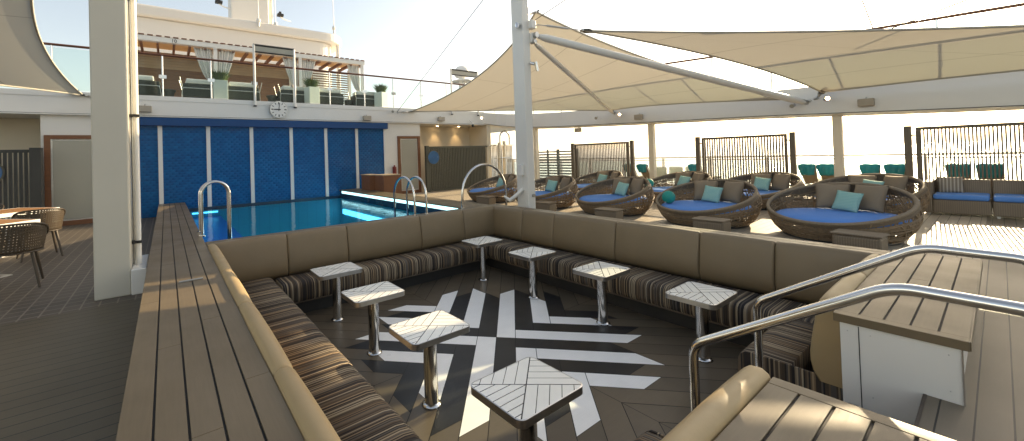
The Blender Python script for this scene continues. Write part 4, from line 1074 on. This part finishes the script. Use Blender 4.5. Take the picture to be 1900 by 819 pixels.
q = MB(); q.tube([Vector(shell(2*PI*i/96,1.0)) for i in range(96)],.026,10,closed=True); q.build('rim','rope',db)
q = MB(); q.tube([(.65*math.cos(2*PI*i/48),.65*math.sin(2*PI*i/48),.02) for i in range(48)],.02,6,closed=True); q.tube([(.73*math.cos(2*PI*i/48),.73*math.sin(2*PI*i/48),.24) for i in range(48)],.014,6,closed=True)
for k in range(8): a = 2*PI*k/8; q.tube([(.65*math.cos(a),.65*math.sin(a),.02),(.80*math.cos(a),.80*math.sin(a),.24)],.012,6)
q.build('base_frame','dark_metal',db)
q = MB(); cz = .27
q.lathe([(0,cz-.07),(.67,cz-.07),(.74,cz-.05),(.775,cz),(.76,cz+.05),(.70,cz+.085),(.5,cz+.10),(0,cz+.105)],56); o = q.build('seat_cushion','blue_fabric',db)
def pillow(cx,cy,cz,s,th,ang,tilt,mat,parent=None,name='pillow',roll=0):
    def f(u,v,sg):
        a,b = 2*u-1,2*v-1; k = (1-a**4)**.5*(1-b**4)**.5; pinch = 1-.07*(1-k)*0
        x = sg*th*k*(1-.25*(a*a+b*b)/2); return Vector((x,a*s*(1-.06*(1-b*b)),b*s*(1-.06*(1-a*a))))
    Mx = Matrix.Translation((cx,cy,cz)) @ Matrix.Rotation(ang,4,'Z') @ Matrix.Rotation(tilt,4,'Y') @ Matrix.Rotation(roll,4,'X')
    q = MB(); q.grid(lambda u,v: Mx @ f(u,v,1),14,14); q.grid(lambda u,v: Mx @ f(u,v,-1),14,14)
    return q.build(name,mat,parent,weld=True)
pillow(.47,.24,cz+.30,.215,.085,.35,.32,'taupe_fabric',db); pillow(.47,-.24,cz+.30,.215,.085,-.35,.32,'taupe_fabric',db)
pillow(.26,.02,cz+.26,.165,.06,.1,.40,'pillow_teal',db,'scatter_pillow',.12)
DB = [(8.4,9.25,-.25,'daybed behind the big steel arch, first of the front row'),(8.40,7.18,-.20,'daybed right behind the white mast'),(8.58,5.30,-.22,'front-row daybed in front of the first slatted screen'),(8.52,3.33,-.18,'front-row daybed with a teal ball left of its cushions'),(8.55,1.50,-.15,'largest, nearest daybed at the right'),
 (11.3,7.55,-.3,'back-row daybed half hidden at the first slatted screen'),(11.4,5.15,-.3,'back-row daybed with a teal ball in front of the rail'),(11.5,3.38,-.3,'back-row daybed in front of the middle slatted screen'),(11.4,1.62,-.3,'back-row daybed hidden behind the nearest one')]
for i,(x,y,a,l) in enumerate(DB):
    o = db if i == 0 else copy_tree(db); place(o,(x,y,ZD),a,l)
    if i:
        for c in kids(o):   # cushions never lie quite alike
            if c.name.startswith('scatter_pillow'): c.rotation_euler.z = (.16,-.12,.05,-.2,.1,-.05,.18,-.1)[i-1]
            elif c.name.startswith('pillow'): c.rotation_euler.z = rnd(-.08,.08); c.location.z += rnd(-.015,.01)
def ball(x,y,z,label):
    q = MB(); q.lathe([(0,-.125)]+[(.12*math.cos(t),.125*math.sin(t)) for t in [PI*(-.5+i/12) for i in range(1,12)]]+[(0,.125)],24,(x,y,z)); tag(q.build('ball','teal_ball'),label,'ball','teal balls on the daybeds')
ball(8.18,3.86,1.13,'teal ball on the front-row daybed'); ball(11.0,5.70,1.15,'teal ball on the back-row daybed')
# small wicker tables in front of each
ot = thing('wicker_table','','side table',(0,0,0),'half-round wicker tables by the daybeds')
def hr(r_,n=14): return [(-.02,-r_)]+[(-.02-.26*math.sin(PI*i/n)**.6,-r_*math.cos(PI*i/n)) for i in range(1,n)]+[(-.02,r_),(.22,r_),(.22,-r_)]
q = MB(); q.box((-.17,-.23,.03),(.17,.23,.235)); q.build('body','wicker_weave',ot,bevel=.03)
q = MB(); q.box((-.185,-.245,.236),(.185,.245,.262)); q.build('top','wicker_weave',ot,bevel=.015)
q = MB()
for sx in (-1,1):
    for sy in (-1,1): q.box((sx*.14-.02,sy*.19-.02,0),(sx*.14+.02,sy*.19+.02,.03))
q.build('feet','black_rubber',ot)
OT = [(7.45,8.55,.2,'wicker table below the daybed inside the big steel arch'),(7.50,6.45,.15,'wicker table just right of the mast foot'),(7.42,4.70,.05,'wicker table before the daybed facing the first screen'),(7.45,2.84,0,'wicker table before the daybed with the teal ball'),(7.5,1.12,-.08,'wicker table before the nearest daybed'),
 (10.6,2.42,0,'wicker table between the back-row daybeds near the middle screen'),(12.2,4.2,0,'wicker table in front of the middle slatted screen')]
for i,(x,y,a,l) in enumerate(OT):
    o = ot if i == 0 else copy_tree(ot); place(o,(x,y,ZD),a,l)
    if i == 5: o.scale = (1,.8,1.45)
    if i == 6: o.scale = (1,1.2,1.9)
# sofa
sf = thing('wicker_sofa','wicker sofa with blue seat cushions in front of the long slatted screen','sofa',(12.7,-.5,ZD))
q = MB(); q.box((12.22,-2.2,.68),(12.95,.11,.94)); q.box((12.22,.125,.68),(12.95,.80,.94)); q.box((12.90,-2.2,.941),(13.04,.11,1.30)); q.box((12.90,.125,.941),(13.04,.80,1.30)); q.box((12.20,.801,.68),(13.04,.92,1.28)); q.build('body','wicker_weave',sf,bevel=.02)
for y0,y1 in ((.14,.79),(-.66,.10),(-1.5,-.68)):
    q = MB(); q.box((12.21,y0,.945),(12.89,y1,1.045)); q.build('seat_cushion','blue_fabric',sf,bevel=.03)
pillow(12.78,.60,1.19,.17,.06,.25,.3,'pillow_stripe',sf); pillow(12.78,-.42,1.19,.17,.06,-.1,.3,'pillow_stripe',sf)
q = MB()
for y in (.85,.05,-.7,-2.1):
    for x in (12.27,12.95): q.box((x-.02,y-.02,ZD),(x+.02,y+.02,.681))
q.build('feet','steel_dull',sf)

# ------------------------------------------------------------------ dining corner on the left
dt = thing('dining_table','','table',(0,0,0),'wood-topped dining tables')
q = MB(); q.box((-.44,-.44,.712),(.44,.44,.742)); q.build('wood_top','table_wood',dt,bevel=.004)
q = MB(); q.box((-.46,-.46,.68),(.46,.46,.711)); q.box((-.46,-.46,.711),(.46,-.441,.743)); q.box((-.46,.441,.711),(.46,.46,.743)); q.box((-.46,-.44,.711),(-.441,.44,.743)); q.box((.441,-.44,.711),(.46,.44,.743)); q.build('white_edge','white_paint',dt,bevel=.004)
q = MB(); q.cyl((0,0,.012),.04,.67,16); q.build('pedestal','steel',dt)
q = MB(); q.box((-.26,-.26,0),(.26,.26,.012)); q.build('base_plate','steel_dull',dt,bevel=.003)
place(dt,(-2.25,10.0,ZD),R(45),'dining table with orange wood top in front of the left door')
o = copy_tree(dt); place(o,(-2.12,7.95,ZD),R(43),'dining table mostly outside the left edge, its base plate showing')
ch = thing('dining_chair','','chair',(0,0,0),'perforated armchairs at the dining tables')
def backf(u,v):
    a = (u-.5)*R(215); rx,ry = .26,.24; lean = 1+.16*v; h = .44+.36*v*(1-.50*abs(2*u-1)**3)
    return (rx*math.sin(a)*lean,-.02-ry*math.cos(a)*lean+.0,h)
q = MB(); q.grid(backf,26,8); o_ = q.build('backrest','perforated_plastic',ch,fix=False); s_ = o_.modifiers.new('t','SOLIDIFY'); s_.thickness = .006
q = MB(); q.tube([backf(i/26,1) for i in range(27)],.013,8); q.tube([backf(i/26,0) for i in range(27)],.010,6); q.build('rim','chair_plastic',ch)
q = MB(); q.prism([(.23*math.sin(a)*(1 if True else 1),.02-.24*math.cos(a)) for a in [2*PI*i/28 for i in range(28)]],.43,.455); q.build('seat','chair_plastic',ch,bevel=.008)
for sx in (-1,1):
    for sy in (-1,1):
        q = MB(); q.tube([(sx*.17,sy*.17,.43),(sx*.235,sy*.25,0)],[.02,.013],8); q.build('leg','chair_plastic',ch)
for i,(x,y,a,l) in enumerate(((-1.56,7.12,.12,'perforated chair nearest the camera on the left'),(-1.72,9.2,.30,'perforated chair with its back to us at the wood-topped table'),(-2.85,11.0,PI-.2,'perforated chair behind the wood-topped table at the left edge'))):
    o = ch if i == 0 else copy_tree(ch); place(o,(x,y,ZD),a,l)

# ------------------------------------------------------------------ sea
q = MB(); S_ = 4990; q.add([(-S_,-S_,-14),(S_,-S_,-14),(S_,S_,-14),(-S_,S_,-14)],[(0,1,2,3)]); q.build('sea','sea_water',fix=False,kind='structure')

m, nt, out = _new('haze_air')
pv = nt.nodes.new('ShaderNodeVolumePrincipled'); pv.inputs['Density'].default_value = .0004; pv.inputs['Color'].default_value = (.95,.95,.95,1); pv.inputs['Anisotropy'].default_value = .5
nt.links.new(pv.outputs[0],out.inputs['Volume']); M['haze_air'] = m
q = MB(); q.box((-5000,-5000,-15),(5000,5000,16)); q.build('haze','haze_air',kind='stuff')
# ------------------------------------------------------------------ camera
f_,px_,py_ = 730.46,825.36,278.98
cam = bpy.data.cameras.new('camera'); co = bpy.data.objects.new('camera',cam); C.objects.link(co)
Rt = Vector((0.81551362,-0.57784745,-0.03209139)); Up = Vector((0.01814182,-0.02989865,0.99938829)); Fw = Vector((0.57845346,0.81559696,0.01389955))
mt = Matrix(((Rt.x,Up.x,-Fw.x,0),(Rt.y,Up.y,-Fw.y,0),(Rt.z,Up.z,-Fw.z,2.1),(0,0,0,1))); co.matrix_world = mt
cam.sensor_width = 36; cam.sensor_fit = 'HORIZONTAL'; cam.lens = f_/1900*36; cam.shift_x = (950-px_)/1900; cam.shift_y = (py_-409.5)/1900
cam.clip_start = .05; cam.clip_end = 60000
bpy.context.scene.camera = co
# ------------------------------------------------------------------ light
AZ,EL = R(86.3),R(20.6)
sv = Vector((math.sin(AZ)*math.cos(EL),math.cos(AZ)*math.cos(EL),math.sin(EL)))
sun = bpy.data.lights.new('sun','SUN'); sun.energy = 4.5; sun.angle = R(.35); sun.color = (1,.84,.60)
so = bpy.data.objects.new('sun',sun); C.objects.link(so); so.rotation_euler = (-sv).to_track_quat('-Z','Y').to_euler()
wd = bpy.data.worlds.new('World'); bpy.context.scene.world = wd; wd.use_nodes = True; nt = wd.node_tree
bg = nt.nodes['Background']; sky = nt.nodes.new('ShaderNodeTexSky'); sky.sky_type = 'NISHITA'; sky.sun_disc = False
sky.sun_elevation = EL; sky.sun_rotation = AZ; sky.air_density = 1.0; sky.dust_density = 2.0; sky.ozone_density = 1.0; sky.altitude = 10
hs = nt.nodes.new('ShaderNodeHueSaturation'); hs.inputs['Saturation'].default_value = .72; nt.links.new(sky.outputs[0],hs.inputs['Color']); nt.links.new(hs.outputs[0],bg.inputs[0]); bg.inputs[1].default_value = .15
sc = bpy.context.scene
sc.view_settings.view_transform = 'Standard'; sc.view_settings.look = 'None'; sc.view_settings.exposure = 1.0; sc.view_settings.gamma = 1
sc.view_settings.use_white_balance = True; sc.view_settings.white_balance_temperature = 7500; sc.view_settings.white_balance_tint = 9
sc.cycles.max_bounces = 8; sc.cycles.transparent_max_bounces = 16; sc.cycles.caustics_reflective = False; sc.cycles.caustics_refractive = False
sc.cycles.sample_clamp_indirect = 8
